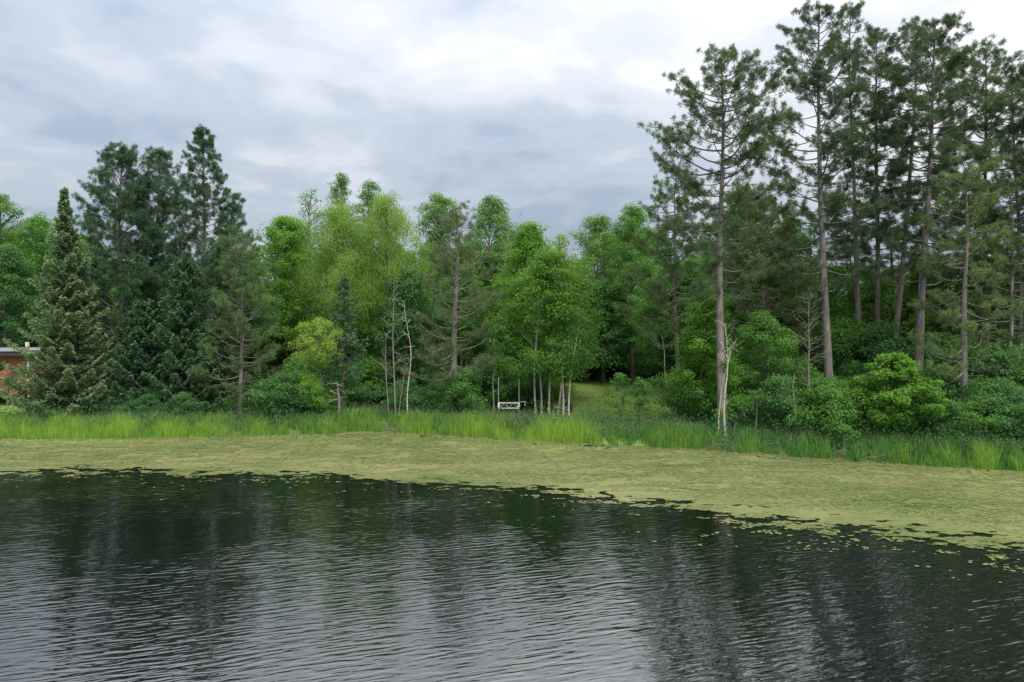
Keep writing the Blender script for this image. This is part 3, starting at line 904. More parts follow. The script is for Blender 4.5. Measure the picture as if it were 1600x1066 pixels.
# understorey on the right
UR = 'leafy understorey below the tall pines'
broad(81, 'understorey_tree', 'bright leafy tree beside the pine standing apart', 1095, 455, 33.5, 650, 42, 112, 229, 'leaf_bright', UR, leaf=0.105, clr=0.42, lean_px=8, tr=0.07)
broad(82, 'understorey_tree', 'green understorey tree behind the white broken birch', 1195, 490, 34, 660, 52, 100, 229, 'leaf_mid', UR, leaf=0.105, clr=0.47, tr=0.07)
broad(83, 'maple_tree', 'bright spreading maple with layered leaves below the leaning pine', 1398, 552, 30, 690, 84, 210, 130, 'leaf_bright', UR, leaf=0.125, clr=0.30, flat=0.6, tr=0.05, pw=0.75, asym=0.34, fill=0.6, limbs=70)
broad(84, 'understorey_tree', 'low maple with green leaves beside the broken grey stump', 1296, 588, 31, 690, 38, 57, 229, 'leaf_mid', UR, leaf=0.105, clr=0.36, flat=0.42, layered=True, tr=0.05)
broad(85, 'understorey_tree', 'dark leafy tree at the edge near the low pale-trunked pine', 1562, 600, 31, 705, 60, 87, 229, 'leaf_deep', UR, leaf=0.105, clr=0.42, tr=0.06)
broad(86, 'understorey_tree', 'deep green tree behind the bright spreading maple', 1470, 520, 36, 660, 60, 100, 229, 'leaf_mid', UR, leaf=0.105, clr=0.47, tr=0.07)
broad(87, 'understorey_tree', 'deep green tree behind the tallest pine trunk', 1320, 500, 38, 650, 60, 100, 243, 'leaf_mid', UR, leaf=0.105, clr=0.51, tr=0.07)
broad(88, 'understorey_tree', 'green tree whose top shows left of the tallest pine', 1165, 290, 48, 520, 60, 210, 135, 'leaf_mid', UR, clr=0.50, leaf=0.135)
broad(89, 'understorey_tree', 'green tree between the apart pine and the tallest pine', 1232, 345, 47, 540, 52, 189, 135, 'leaf_mid', UR, clr=0.50, leaf=0.135)
broad(90, 'understorey_tree', 'deep green bush where the lawn meets the pines', 1088, 560, 34.5, 660, 36, 62, 229, 'leaf_deep', UR, leaf=0.105, clr=0.38, tr=0.05)

for k_, (px_, tr_, Y_, lab_) in enumerate([(1305, 415, 40.5, 'between the tallest pine and the slim pines'), (1372, 435, 40.8, 'behind the leaning trunk'),
                                           (1440, 420, 40.5, 'behind the stout trunk'), (1520, 400, 40, 'behind the low pale-trunked pine'), (1590, 395, 39.5, 'at the very picture edge')]):
    broad(120 + k_, 'understorey_tree', 'mid-height leafy tree ' + lab_, px_, tr_, Y_, 600, 58, 150, 80, ['leaf_mid', 'leaf_mid', 'leaf_bright'][k_ % 3], UR, leaf=0.135, clr=0.5, tr=0.09)

# left background
LB = 'broadleaf trees behind the brown house'
broad(95, 'leafy_tree', 'pale green tree at the left picture edge behind the house', -2, 303, 52, 520, 43, 157, 121, 'leaf_aspen', LB, clr=0.50, leaf=0.135, pw=0.95)
broad(96, 'leafy_tree', 'green tree behind the house, next to the narrow spire', 62, 338, 52, 540, 56, 210, 128, 'leaf_mid', LB, clr=0.50, leaf=0.135, pw=0.95)
broad(97, 'leafy_tree', 'dark rounded tree over the flat house roof', 14, 385, 49, 560, 38, 147, 135, 'leaf_deep', LB, clr=0.50, leaf=0.135)

# ------------------------------------------------------------------ woods behind: copies of a few trees
rng = np.random.default_rng(99)
protos = []
for k_, (sd, mat_, H_, R_, cb_) in enumerate([(201, 'leaf_mid', 12, 2.6, 2.6), (202, 'leaf_deep', 12, 2.7, 2.0), (203, 'leaf_aspen', 12, 2.2, 3.2), (204, 'leaf_mid', 12, 2.3, 1.6)]):
    protos.append(('woodland_tree', leafy(sd, H_, R_, cb_, 190, 140, mat_, leaf=0.145, clr=0.52), 12.0))
protos.append(('woodland_spruce', spruce(205, 12, 2.0, 'spruce', cb=0.6, dens=55, size=0.24), 12.0))
protos.append(('woodland_pine', pine(206, 12, 3.0, 2.3, 60, 'pine_low', dens=1.1, wid=0.036, k=30), 12.0))
first = {}
sky_px = [-400, -60, 0, 60, 130, 400, 430, 500, 560, 640, 690, 770, 850, 880, 930, 990, 1060, 1160, 1240, 1300, 1420, 1520, 1600, 2000]
sky_row = [345, 345, 340, 352, 360, 372, 360, 345, 340, 356, 335, 338, 378, 392, 360, 340, 345, 320, 365, 385, 390, 380, 365, 345]


def zone_of(px):
    for lim, z in ((175, 'behind the brown house'), (420, 'behind the left conifers'), (660, 'behind the willows'), (880, 'behind the birch clump'),
                   (1060, 'behind the lawn'), (1260, 'behind the apart pine'), (1450, 'behind the tallest pines'), (9999, 'at the pine-side edge')):
        if px < lim: return z


LAB = {'woodland_tree': ('leafy tree in the dark woods behind the bank', 'leafy trees of the woods'),
       'woodland_spruce': ('dark spruce in the woods behind the bank', 'spruces of the woods'),
       'woodland_pine': ('olive pine in the woods behind the bank', 'pines of the woods')}
for row_, (Yr, step, add) in enumerate([(47, 62, 60), (55, 50, 25), (66, 46, 0)]):
    px = -230.0
    while px < 1830:
        Y = Yr + rng.uniform(-3, 3)
        X = wx(px, Y)
        if not (885 < px < 1045 and Y < 60) and not (px < 175 and Y < 52):
            top = np.interp(px, sky_px, sky_row) + rng.uniform(0, 45) + add * rng.uniform(0.5, 1.6)
            Hh = wz(top, Y) - float(ground_z(X, Y))
            i_ = int(rng.choice(6, p=[.27, .24, .16, .15, .10, .08]))
            nm, me, h0 = protos[i_]
            sc = Hh / h0
            sx = max(sc, 0.75) * rng.uniform(0.9, 1.2)
            loc = (X, Y, float(ground_z(X, Y)) - 0.05); rz = rng.random() * 6.28
            lab, grp = LAB[nm]
            zn = zone_of(px); lab = lab.replace('behind the bank', zn) + (', nearer row' if row_ == 0 else ', far row' if row_ == 2 else ''); grp = grp + ' ' + zn
            if i_ not in first:
                o = thing(nm, lab, 'tree', loc, rz, grp)
                link('trunk', me[0], o); link('crown', me[1], o)
                o.scale = (sx, sx, sc); first[i_] = o
            else:
                copy_tree(first[i_], loc, rz, (sx, sx, sc), lab, grp)
        px += step * rng.uniform(0.7, 1.3)

# ------------------------------------------------------------------ shrubs at the wood's edge
shrub_me = [leafy(301, 1.6, 0.95, 0.05, 44, 190, 'leaf_deep', leaf=0.07, clr=0.28, tr=0.03, asym=.4),
            leafy(302, 1.5, 1.0, 0.05, 44, 190, 'leaf_mid', leaf=0.07, clr=0.28, tr=0.03, asym=.4),
            leafy(303, 2.0, 1.0, 0.05, 46, 190, 'leaf_deep', leaf=0.075, clr=0.30, tr=0.03, asym=.4, pw=.7),
            leafy(304, 1.3, 0.9, 0.05, 40, 190, 'leaf_bright', leaf=0.065, clr=0.26, tr=0.03, asym=.4)]
sf = {}
SH = [('dark shrub', 'dark shrubs'), ('mid green shrub', 'green shrubs'), ('tall dark shrub', 'tall dark shrubs'), ('fresh green shrub', 'fresh shrubs')]


def shrub_zone(px):
    for lim, z in ((300, 'by the low spruces'), (440, 'below the slender pine'), (570, 'round the lime tree'), (680, 'at the thin saplings'), (780, 'below the brownish pine'),
                   (900, 'below the birches'), (1110, 'at the lawn'), (1230, 'right of the apart pine'), (1330, 'below the tallest pine'), (1480, 'at the spreading maple'), (9999, 'at the low pale-trunked pine')):
        if px < lim: return z


for k_ in range(125):
    px = rng.uniform(170, 1680)
    s = rng.uniform(2.2, 12)
    if k_ >= 108: px, s = rng.uniform(870, 1070), rng.uniform(24, 29)
    elif 870 < px < 1080 or px < 180: continue
    if 765 < px < 900 and s < 6: continue
    X = 0; Y = 35
    for _ in range(5):
        X = wx(px, Y); Y = float(shore_y(X)) + s
    i_ = int(rng.integers(0, 4)); sc = rng.uniform(0.7, 1.5) * (1 + 0.06 * s)
    if px < 440: sc *= 0.6
    loc = (X, Y, float(ground_z(X, Y)) - 0.05); rz = rng.random() * 6.28
    zn = shrub_zone(px); depth = 'far behind' if s > 20 else 'near the reeds' if s < 5 else 'deep in shade' if s > 8.5 else 'set back'
    lab = '%s %s, %s' % (SH[i_][0], depth, zn); grp = SH[i_][1] + ' ' + zn
    if i_ not in sf:
        o = thing('edge_shrub', lab, 'shrub', loc, rz, grp); o.scale = (sc, sc, sc)
        link('stem', shrub_me[i_][0], o); link('foliage', shrub_me[i_][1], o); sf[i_] = o
    else:
        copy_tree(sf[i_], loc, rz, (sc, sc, sc), lab, grp)

# ------------------------------------------------------------------ pale stems, dead wood
BN = ('trunk', 'branches')


def bare_tree(seed, name, label, px, top_row, Y, mat, top_px=None, **kw):
    H = hgt(px, top_row, Y)
    top_px = px if top_px is None else top_px
    me = bare(seed, H, mat, lean=((top_px - px) / FPX * Y, 0), **kw)
    return plant(name, label, 'dead tree' if 'dead' in name or 'stump' in name else 'sapling', me, px, Y, 'pale bare stems along the bank', names=BN)


bare_tree(401, 'pale_sapling', 'crooked whitish stem bending among the thin saplings', 638, 470, 36.3, 'birch', 624, tr=0.042, nb=8, wob=0.22, from_=.6, blen=.6)
bare_tree(402, 'pale_sapling', 'thin straight grey sapling in the dark gap', 618, 440, 36.5, 'bark_grey', 617, tr=0.05, nb=26, wob=0.05, blen=1.0)
bare_tree(403, 'pale_sapling', 'thin grey sapling with few twigs, first of the dark gap', 607, 520, 36.4, 'bark_grey', 605, tr=0.04, nb=12, wob=0.05)
bare_tree(404, 'pale_sapling', 'short slanting grey sapling at the crooked stem', 621, 560, 36.2, 'bark_grey', 640, tr=0.03, nb=8, wob=0.05)
bare_tree(405, 'dead_spruce_stump', 'peeled pinkish stump at the foot of the grey spruce', 529, 598, 36.4, 'bark_grey', 527, tr=0.12, nb=10, wob=0.03, from_=.5, blen=.8, el=.1)
bare_tree(406, 'dead_sapling', 'bare grey branching sapling between the tall pines', 1262, 462, 32.5, 'bark_grey', 1270, tr=0.06, nb=40, wob=0.10, blen=1.1, from_=.3)
bare_tree(407, 'stump', 'broken grey stump standing beside the low maple', 1246, 586, 30.6, 'bark_grey', 1243, tr=0.09, nb=3, wob=0.06, blen=.4)
bare_tree(408, 'white_birch', 'broken white birch forked in front of the apart pine', 1135, 505, 30.7, 'birch', 1126, tr=0.048, nb=10, wob=0.12, blen=1.0, from_=.6, el=.7)
bare_tree(409, 'white_birch', 'second thin white birch stem crossing the broken birch', 1122, 560, 30.8, 'birch', 1140, tr=0.035, nb=3, wob=0.08)
bare_tree(410, 'pale_sapling', 'leaning whitish stem at the far edge of the lawn', 1052, 525, 37, 'birch', 1034, tr=0.05, nb=3, wob=0.08)
bare_tree(411, 'pale_sapling', 'slanting pale sapling left of the white frame', 768, 560, 36.6, 'bark_grey', 778, tr=0.04, nb=3, wob=0.1)
bare_tree(412, 'pale_sapling', 'pale bare aspen stem above the brownish pine', 762, 340, 50, 'bark_grey', 790, tr=0.09, nb=18, wob=0.2, blen=1.6, from_=.5)
for k_, (px_, t_) in enumerate([(1180, 610), (1345, 640), (1388, 640), (1422, 650), (1318, 625), (1453, 640)]):
    bare_tree(420 + k_, 'pale_sapling', ['thin stem below the green understorey tree', 'thin stem left of the spreading maple', 'thin stem below the middle of the maple',
              'thin stem below the right half of the maple', 'thin stem between low maple and spreading maple', 'thin stem right of the spreading maple'][k_], px_, t_, 30.8 - k_ * .1, 'bark_grey', tr=0.03, nb=4, wob=0.05)


def brush(name, label, px, row, n, length, seed):
    rng = np.random.default_rng(seed)
    Y = CAM_H * FPX / (row - HOR) - 0.2
    X = wx(px, Y)
    o = thing(name, label, 'dead branches', (X, Y, 0.05), 0)
    for i in range(n):
        a = Acc()
        p0 = np.array([rng.normal() * 0.6, rng.random() * .8, rng.random() * .2])
        d = unit(np.array([rng.normal(), -rng.random() * .9, rng.random() * 0.55]))
        L = length * rng.uniform(.5, 1.2)
        s = np.linspace(0, 1, 6)
        p = p0 + L * (s[:, None] * d + rng.normal(size=(6, 3)) * .05 * s[:, None] - np.array([0, 0, .3]) * (s ** 2)[:, None])
        p[:, 2] = np.maximum(p[:, 2], 0.01)
        tube(a, p, 0.013 * (1 - .7 * s), 4)
        for k in range(6):
            w = rng.integers(1, 5); q = unit(d + rng.normal(size=3) * .7)
            tube(a, [p[w], p[w] + q * L * .18, p[w] + (q + rng.normal(size=3) * .3) * L * .33], [.007, .006, .003], 3)
        link('branch', a.mesh('branch', M['bark_grey'], True), o)
    return o


brush('fallen_branches', 'tangle of dead grey branches at the water below the birch', 1140, 703, 12, 1.5, 71)
brush('fallen_branches', 'low dead twigs hanging over the water past the branch tangle', 1215, 710, 6, 1.1, 72)
brush('fallen_branches', 'dead twigs at the water below the spreading maple', 1375, 721, 6, 1.0, 73)
brush('fallen_branches', 'few dead twigs poking through the reeds below the saplings', 610, 678, 5, 1.1, 74)

# ------------------------------------------------------------------ reeds, bank grass, lawn


def blades(acc, x, y, h, w, tint, rng, bend=0.25, dz=0.0):
    n = len(x)
    z = np.maximum(ground_z(x, y), -0.12) - 0.03 + dz
    a = rng.random(n) * 6.28
    lean = rng.normal(size=(n, 2)) * bend * h[:, None] * 0.6
    wv = np.stack([np.cos(a), np.sin(a) * .5, a * 0], -1) * (w * 0.5)[:, None]
    b = np.stack([x, y, z], -1)
    m = b + np.stack([lean[:, 0] * .3, lean[:, 1] * .3, h * .55], -1)
    t = b + np.stack([lean[:, 0], lean[:, 1], h * (1 - .15 * rng.random(n))], -1)
    v = np.stack([b - wv, b + wv, m + wv * .8, m - wv * .8, t], 1).reshape(-1, 3)
    i = np.arange(n)[:, None] * 5
    acc.add(v, np.concatenate([i + np.array([[0, 1, 2, 3]])]), np.repeat(tint, 5))
    acc.f.append((i + np.array([[3, 2, 4]])) + (acc.n - n * 5))


def band(n, s_lo, s_hi, rng, px0=-120, px1=1720):
    px = rng.uniform(px0, px1, n)
    s = rng.uniform(0, 1, n) * (s_hi - s_lo) + s_lo
    x = wx(px, 31.0)
    for _ in range(3):
        y = shore_y(x) + s
        x = wx(px, y)
    return px, x, shore_y(x) + s, s


def build_reeds():
    rng = np.random.default_rng(5)
    # bright sedge in the shallows: tussocks of blades
    a = Acc()
    px, x, y, s = band(7200, -0.30, 1.5, rng)
    yel = np.interp(px, [-100, 150, 300, 420, 560, 620, 720, 830, 900, 1000, 1080, 1180, 1300, 1400, 1500, 1600], [.85, .70, .80, .70, .40, .50, .68, .85, .80, .42, .34, .22, .24, .30, .42, .46])
    cl = fbm(px * 0.035, s * 0.3, 12)
    dens = np.interp(px, [-100, 1040, 1120, 1300, 1420, 1480, 1600], [1, 1, .40, .30, .45, .9, 1])
    keep = (cl + (rng.random(len(x)) - .5) * .3 > 0.27) & (rng.random(len(x)) < dens)
    px, x, y, s, yel, cl = [q[keep] for q in (px, x, y, s, yel, cl)]
    th = rng.uniform(.40, 1.0, len(x)) * (0.34 + 1.0 * cl) * np.interp(px, [0, 900, 1000, 1600], [1.05, 1.1, 1.1, 1.0])
    tt = yel + rng.normal(size=len(x)) * .22 + (cl - .5) * .8 - np.clip(s, 0, 2) * 0.10
    k = 14
    x = np.repeat(x, k) + rng.normal(size=len(x) * k) * .085; y = np.repeat(y, k) + rng.normal(size=len(y) * k) * .085
    h = np.repeat(th, k) * rng.uniform(.5, 1.15, len(x))
    blades(a, x, y, h, rng.uniform(.010, .028, len(x)), np.clip(np.repeat(tt, k) + rng.normal(size=len(x)) * .12, 0, 1), rng, .36)
    o = link('reeds', a.mesh('reeds', M['reed']))
    tag(o, 'band of bright yellow-green reeds and sedge at the water', 'reeds', None, 'stuff')
    # taller, bluer bank grass behind
    a = Acc()
    px, x, y, s = band(6500, 0.7, 3.8, rng)
    cl = fbm(px * 0.02, s * 0.5, 44)
    keep = (rng.random(len(x)) < np.interp(px, [0, 1050, 1150, 1600], [1, 1, .6, .5])) & ~((px > 890) & (px < 1050) & (s > 2.2 + cl))
    px, x, y, s, cl = [q[keep] for q in (px, x, y, s, cl)]
    th = rng.uniform(.4, 1.0, len(x)) * (0.33 + 1.0 * cl) * np.interp(s, [0.7, 2.4, 3.6], [1.1, 0.9, .45]) * np.where((px < 165) & (s > 1.5), .4, 1) * np.where((px > 880) & (px < 1055), .75, 1)
    tt = .20 + 0.8 * (cl - .3) + rng.normal(size=len(x)) * .2
    k = 9
    x = np.repeat(x, k) + rng.normal(size=len(x) * k) * .11; y = np.repeat(y, k) + rng.normal(size=len(y) * k) * .11
    h = np.repeat(th, k) * rng.uniform(.5, 1.15, len(x))
    blades(a, x, y, h, rng.uniform(.016, .040, len(x)), np.clip(np.repeat(tt, k) + rng.normal(size=len(x)) * .12, 0, 1), rng, .42)
    o = link('bank_grass', a.mesh('bank_grass', M['grass']))
    tag(o, 'deep green tall grass on the bank behind the reeds', 'grass', None, 'stuff')
    # leafy weeds in among it
    a = Acc()
    C = []; T = []
    for i in range(620):
        q = rng.uniform(-80, 1700)
        p_, xx, yy, ss = band(1, 0.4, 3.2, rng, q, q + 1)
        m = 46; r = rng.uniform(.18, .42)
        hh = rng.uniform(.3, .95)
        d = rng.normal(size=(m, 3)) * np.array([r, r, r * 1.1])
        c = np.array([xx[0], yy[0], float(ground_z(xx[0], yy[0])) + hh * .7]) + d
        C.append(c); T.append(np.clip(rng.random() * .7 + rng.normal(size=m) * .12, 0, 1))
    C = np.concatenate(C); T = np.concatenate(T)
    C[:, 2] = np.maximum(C[:, 2], 0.12)
    leaves(a, C, rng.normal(size=C.shape) + np.array([0, 0, .9]), rng.uniform(.07, .14, len(C)), rng, .5, T)
    o = link('bank_weeds', a.mesh('bank_weeds', M['leaf_deep']))
    tag(o, 'leafy green weeds scattered through the bank grass', 'weeds', None, 'stuff')
    # dry seed heads
    a = Acc()
    pxs, x, y, s = band(14000, 0.6, 3.6, rng)
    f = np.interp(pxs, [0, 540, 570, 640, 660, 740, 770, 830, 860, 1600], [.15, .2, .6, .6, .25, .5, .8, .6, .2, .15])
    keep = rng.random(len(x)) < f * fbm(pxs * .05, s, 3) * 1.3
    x, y = x[keep], y[keep]
    h = rng.uniform(.55, 1.05, len(x))
    blades(a, x, y, h, np.full(len(x), .022), rng.random(len(x)), rng, .3)
    o = link('dry_grass', a.mesh('dry_grass', M['straw']))
    tag(o, 'straw-coloured dry seed heads above the bank grass', 'grass', None, 'stuff')
    # lawn blades
    a = Acc()
    n = 90000
    pxl = np.where(rng.random(n) < .7, rng.uniform(850, 1075, n), rng.uniform(-60, 190, n))
    yl = 34 + 26 * rng.random(n) ** 1.5
    x = wx(pxl, yl)
    keep = (rng.random(n) < lawn_mask(x, yl)) & (yl - shore_y(x) > 2.4)
    x, yl = x[keep], yl[keep]
    far = yl - shore_y(x)
    h = rng.uniform(.05, .12, len(x)) * np.interp(far, [2.4, 5, 8], [3.5, 1.6, 1.0])
    blades(a, x, yl, h, rng.uniform(.02, .04, len(x)), np.clip(.70 + rng.normal(size=len(x)) * .18 + (fbm(x * .8, yl * .8, 8) - .5) * .9, 0, 1), rng, .5)
    o = link('lawn_grass', a.mesh('lawn_grass', M['grass']))
    tag(o, 'short mown grass of the lawn behind the bank', 'grass', None, 'stuff')


build_reeds()

# ------------------------------------------------------------------ the brown house, shed, dock frame and wheels
M['siding'] = plain_mat('orange_brown_siding', (0.30, 0.155, 0.072), 0.8, 0, 0.18, 3, 0.2)
M['fascia'] = plain_mat('dark_fascia', (0.035, 0.033, 0.034), 0.6, 0)
M['roof'] = plain_mat('pale_roof_metal', (0.26, 0.28, 0.29), 0.4, 0.0, 0.08)
M['white'] = plain_mat('white_paint', (0.56, 0.56, 0.54), 0.6, 0, 0.2, 6)
M['deck'] = plain_mat('brown_deck_boards', (0.16, 0.085, 0.055), 0.8, 0, 0.25, 4)
M['shed'] = plain_mat('red_brown_boards', (0.21, 0.085, 0.050), 0.8, 0, 0.25, 4)
M['glass'] = plain_mat('dark_glass', (0.02, 0.025, 0.03), 0.08, 0, 0.1)
M['galv'] = plain_mat('galvanised_metal', (0.45, 0.48, 0.50), 0.45, 0.6, 0.12)
M['rubber'] = plain_mat('black_rubber', (0.012, 0.012, 0.012), 0.75)
M['red'] = leaf_mat('red_petals', (0.30, 0.03, 0.03), (0.55, 0.08, 0.06), 0.3)
M['blue'] = plain_mat('blue_pot', (0.07, 0.10, 0.22), 0.5)


def part(name, mat, parent, boxes, smooth=False):
    a = Acc()
    for lo, hi in boxes: box(a, lo, hi)
    return link(name, a.mesh(name, M[mat], smooth), parent)


def build_house():
    Y0 = 43.0
    xr = wx(43, Y0)
    zb = float(ground_z(xr, Y0)) + 0.25
    zt = wz(556, Y0)
    o = thing('brown_house', 'orange-brown flat-roofed house with pale roof edge behind the pale spruce', 'house', (xr, Y0, zb))
    h = zt - zb
    Wd, Dp = 16.0, 4.5
    part('wall_core', 'fascia', o, [((-Wd + .05, .05, -.6), (-.05, Dp, h))])
    # siding sheets on the lake side, in two courses
    x = 0.0; k = 0
    while x > -Wd + 0.1:
        wdt = 1.22
        for z0, z1 in ((-0.02, h * .55), (h * .55 + .02, h - .02)):
            part('siding_panel', 'siding', o, [((x - wdt + .012, 0.0, z0), (x - .012, .046, z1))])
        x -= wdt
    for y in np.arange(0.05, Dp - .1, 1.22):
        part('siding_panel', 'siding', o, [((-.048, y + .012, -.02), (0.0, min(y + 1.2, Dp), h - .02))])
    part('foundation', 'fascia', o, [((-Wd + .1, .12, -1.0), (-.12, Dp - .1, -.03))])
    rf = part('roof', 'roof', o, [((-Wd - .5, -.75, h + .30), (.28, Dp + .5, h + .35))])
    part('fascia', 'fascia', rf, [((-Wd - .45, -.68, h + .02), (.20, -.60, h + .298)), ((.14, -.598, h + .02), (.20, Dp + .4, h + .298)), ((-Wd - .4, -.598, h + .10), (.138, Dp + .4, h + .16))])
    part('corner_trim', 'white', o, [((.002, -.03, 0), (.07, .06, h - .02))])
    ch = part('chimney', 'siding', rf, [((-.50, .5, h + .35), (-.34, .66, h + .56))])
    part('chimney_cap', 'white', rf, [((-.50, .5, h + .565), (-.34, .66, h + .85))])
    # windows further along, outside the frame's edge
    for xw in (-4.6, -9.2):
        wf = part('window', 'white', o, [((xw - .8, -.05, 1.0), (xw + .8, -.003, 1.12)), ((xw - .8, -.05, 2.0), (xw + .8, -.003, 2.12)), ((xw - .8, -.05, 1.122), (xw - .7, -.003, 1.998)), ((xw + .7, -.05, 1.122), (xw + .8, -.003, 1.998))])
        part('pane', 'glass', wf, [((xw - .698, -.03, 1.122), (xw + .698, -.01, 1.998))])
    # round dark wreath
    ang = np.linspace(0, 2 * math.pi, 25)
    a = Acc()
    xw = wx(1, Y0) - xr; zw = wz(573, Y0) - zb
    tube(a, np.stack([xw + .15 * np.cos(ang), ang * 0 - .07, zw + .15 * np.sin(ang)], -1), .06, 8, cap=False)
    wr = link('wall_wreath', a.mesh('wall_wreath', M['fascia'], True), None, o.location)
    tag(wr, 'round dark wreath hanging on the orange-brown house wall', 'wreath')
    # hanging flower basket
    bx_ = wx(27, Y0) - xr; bz = wz(590, Y0) - zb
    fb = thing('flower_basket', 'hanging basket of red flowers in front of the house wall', 'flower basket', (xr + bx_, Y0 - .35, zb + bz))
    a = Acc()
    t = np.linspace(0, 1, 6)
    tube(a, np.stack([0 * t, 0 * t, -.02 + .2 * t], -1), .10 + .06 * t, 12)
    link('pot', a.mesh('pot', M['blue'], True), fb)
    r = np.random.default_rng(3)
    a = Acc(); c = r.normal(size=(160, 3)) * np.array([.14, .14, .10]) + np.array([0, 0, .32])
    leaves(a, c, r.normal(size=c.shape) + np.array([0, -.5, .5]), r.uniform(.05, .09, 160), r, .9, r.random(160))
    link('flowers', a.mesh('flowers', M['red']), fb)
    a = Acc(); c = r.normal(size=(160, 3)) * np.array([.15, .15, .11]) + np.array([0, 0, .26])
    leaves(a, c, r.normal(size=c.shape), r.uniform(.05, .1, 160), r, .5, r.random(160))
    link('foliage', a.mesh('foliage', M['leaf_deep']), fb)
    a = Acc(); tube(a, [(0, 0, .15), (0, 0, .5), (0.0, .3, .56)], .012, 5)
    link('bracket', a.mesh('bracket', M['white'], True), fb)
    # deck with boarded railing
    xd = wx(12, 41.2); zd = wz(618, 41.2)
    dk = thing('deck', 'brown deck with boarded railing in front of the house', 'deck', (xd, 41.2, zd))
    part('floor_frame', 'deck', dk, [((-6, .06, -.12), (0, 1.8, .0))])
    x = 0.0
    while x > -6:
        part('railing_board', 'deck', dk, [((x - .135, 0, -.05), (x, .03, .98))]); x -= .15
    part('top_rail', 'deck', dk, [((-6, -.04, .982), (.03, .09, 1.03))])
    for xx in (-.1, -3, -5.9):
        part('post', 'deck', dk, [((xx - .05, .10, -.8), (xx + .05, .2, .98))])


def build_shed():
    Y0 = 40.6
    x0 = wx(170, Y0); x1 = wx(252, Y0)
    zb = float(ground_z((x0 + x1) / 2, Y0)); zt = wz(581, Y0)
    o = thing('garden_shed', 'red-brown boarded shed half hidden by the low dark spruce', 'shed', ((x0 + x1) / 2, Y0, zb))
    w = (x1 - x0) / 2; h = zt - zb
    part('wall_core', 'fascia', o, [((-w + .04, .04, -.3), (w - .04, 2.6, h))])
    x = -w
    while x < w - .05:
        part('wall_board', 'shed', o, [((x + .006, 0, -.05), (min(x + .19, w), .036, h - .01))]); x += .2
    y = .05
    while y < 2.55:
        for sx in (-1, 1):
            part('wall_board', 'shed', o, [((sx * w - .02, y + .006, -.05), (sx * w + .02, y + .19, h - .01))])
        y += .2
    a = Acc()
    v = [(-w - .25, -.3, h), (w + .25, -.3, h), (w + .25, 2.9, h + .35), (-w - .25, 2.9, h + .35)]
    v = np.array(v + [(p[0], p[1], p[2] + .06) for p in v])
    a.add(v, [(0, 3, 2, 1), (4, 5, 6, 7), (0, 1, 5, 4), (1, 2, 6, 5), (2, 3, 7, 6), (3, 0, 4, 7)])
    link('roof', a.mesh('roof', M['roof']), o)


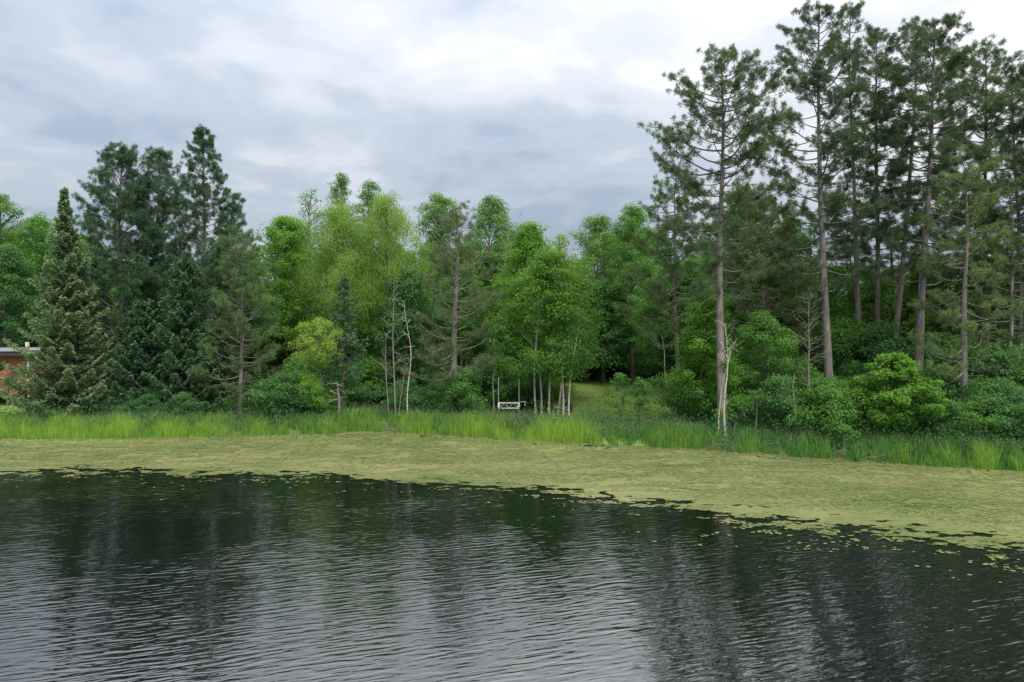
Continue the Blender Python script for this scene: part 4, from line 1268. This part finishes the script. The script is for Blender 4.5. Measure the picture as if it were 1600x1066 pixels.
def build_dock():
    Y0 = 36.6
    xl = wx(779, Y0); xr = wx(811, Y0)
    zg = float(ground_z((xl + xr) / 2, Y0))
    w = xr - xl
    zc0 = wz(638.5, Y0); zc1 = wz(628.5, Y0); zt = wz(590, Y0)
    o = thing('dock_frame', 'white trussed dock frame with two metal posts at the reeds', 'dock frame', (xl, Y0, zg))
    z0 = zc0 - zg; z1 = zc1 - zg; zp = zt - zg
    a = Acc(); tube(a, [(0, .0, -.2), (0, .0, zp)], .022, 8); link('post', a.mesh('post', M['galv'], True), o)
    a = Acc(); tube(a, [(w, .0, -.2), (w, .0, zp - .06)], .022, 8); link('post', a.mesh('post', M['galv'], True), o)
    part('rail', 'white', o, [((-.02, -.09, z1 - .06), (w + .02, -.04, z1))])
    part('rail', 'white', o, [((-.02, -.09, z0), (w + .02, -.04, z0 + .06))])
    part('end_bar', 'white', o, [((-.04, -.095, z0 + .062), (.07, -.035, z1 - .062))])
    part('end_bar', 'white', o, [((w - .07, -.095, z0 + .062), (w + .04, -.035, z1 - .062))])
    for i in range(4):
        a = Acc(); xa = .07 + (w - .14) * i / 4; xb = .07 + (w - .14) * (i + 1) / 4
        za, zb_ = (z0 + .05, z1 - .05) if i % 2 == 0 else (z1 - .05, z0 + .05)
        tube(a, [(xa, -.065, za), (xb, -.065, zb_)], .014, 6); link('brace', a.mesh('brace', M['white'], True), o)
    part('side_rail', 'white', o, [((w + .042, .3, z1 - .03), (w + .34, .34, z1)), ((w + .30, .3, z0 + .10), (w + .34, .34, z1 - .032))])
    # rolling axle with a tyre on the lawn
    Y1 = 38.6
    xt = wx(889, Y1); zg = float(ground_z(xt, Y1))
    o = thing('wheeled_axle', 'black-tyred wheel with a pale axle bar on the lawn behind the birches', 'trailer wheel', (xt, Y1, zg), math.radians(25))
    ang = np.linspace(0, 2 * math.pi, 29)
    R = .26
    for xo in (0.0, -1.25):
        wl = link('wheel', None, o, (xo, 0, R + .06)); wl.empty_display_size = .1
        a = Acc(); tube(a, np.stack([ang * 0, R * np.cos(ang), R * np.sin(ang)], -1), .095, 10, cap=False)
        link('tyre', a.mesh('tyre', M['rubber'], True), wl)
        a = Acc(); tube(a, [(-.05, 0, 0), (.05, 0, 0)], [.18, .18], 16)
        link('rim', a.mesh('rim', M['galv'], True), wl)
    a = Acc(); tube(a, [(-1.2, 0, R + .06), (0, 0, R + .06)], .03, 8); link('axle', a.mesh('axle', M['galv'], True), o)
    a = Acc(); tube(a, [(-.65, 0, R + .10), (-.9, -1.4, R + .1)], .03, 8); link('tow_bar', a.mesh('tow_bar', M['galv'], True), o)


build_house(); build_shed(); build_dock()

# ------------------------------------------------------------------ tell look-alike neighbours apart by their order along the bank
same = {}
for o in list(S.objects):
    if o.parent is None and o.get('label') and o.get('category'):
        same.setdefault(o['label'], []).append(o)
NTH = ['first', 'second', 'third', 'fourth', 'fifth', 'sixth', 'seventh', 'eighth', 'ninth', 'tenth']
for lab, obs in same.items():
    if 1 < len(obs) <= len(NTH):
        obs.sort(key=lambda o: o.location.x / o.location.y)
        for n_, o in enumerate(obs): o['label'] = '%s, %s from left' % (lab, NTH[n_])
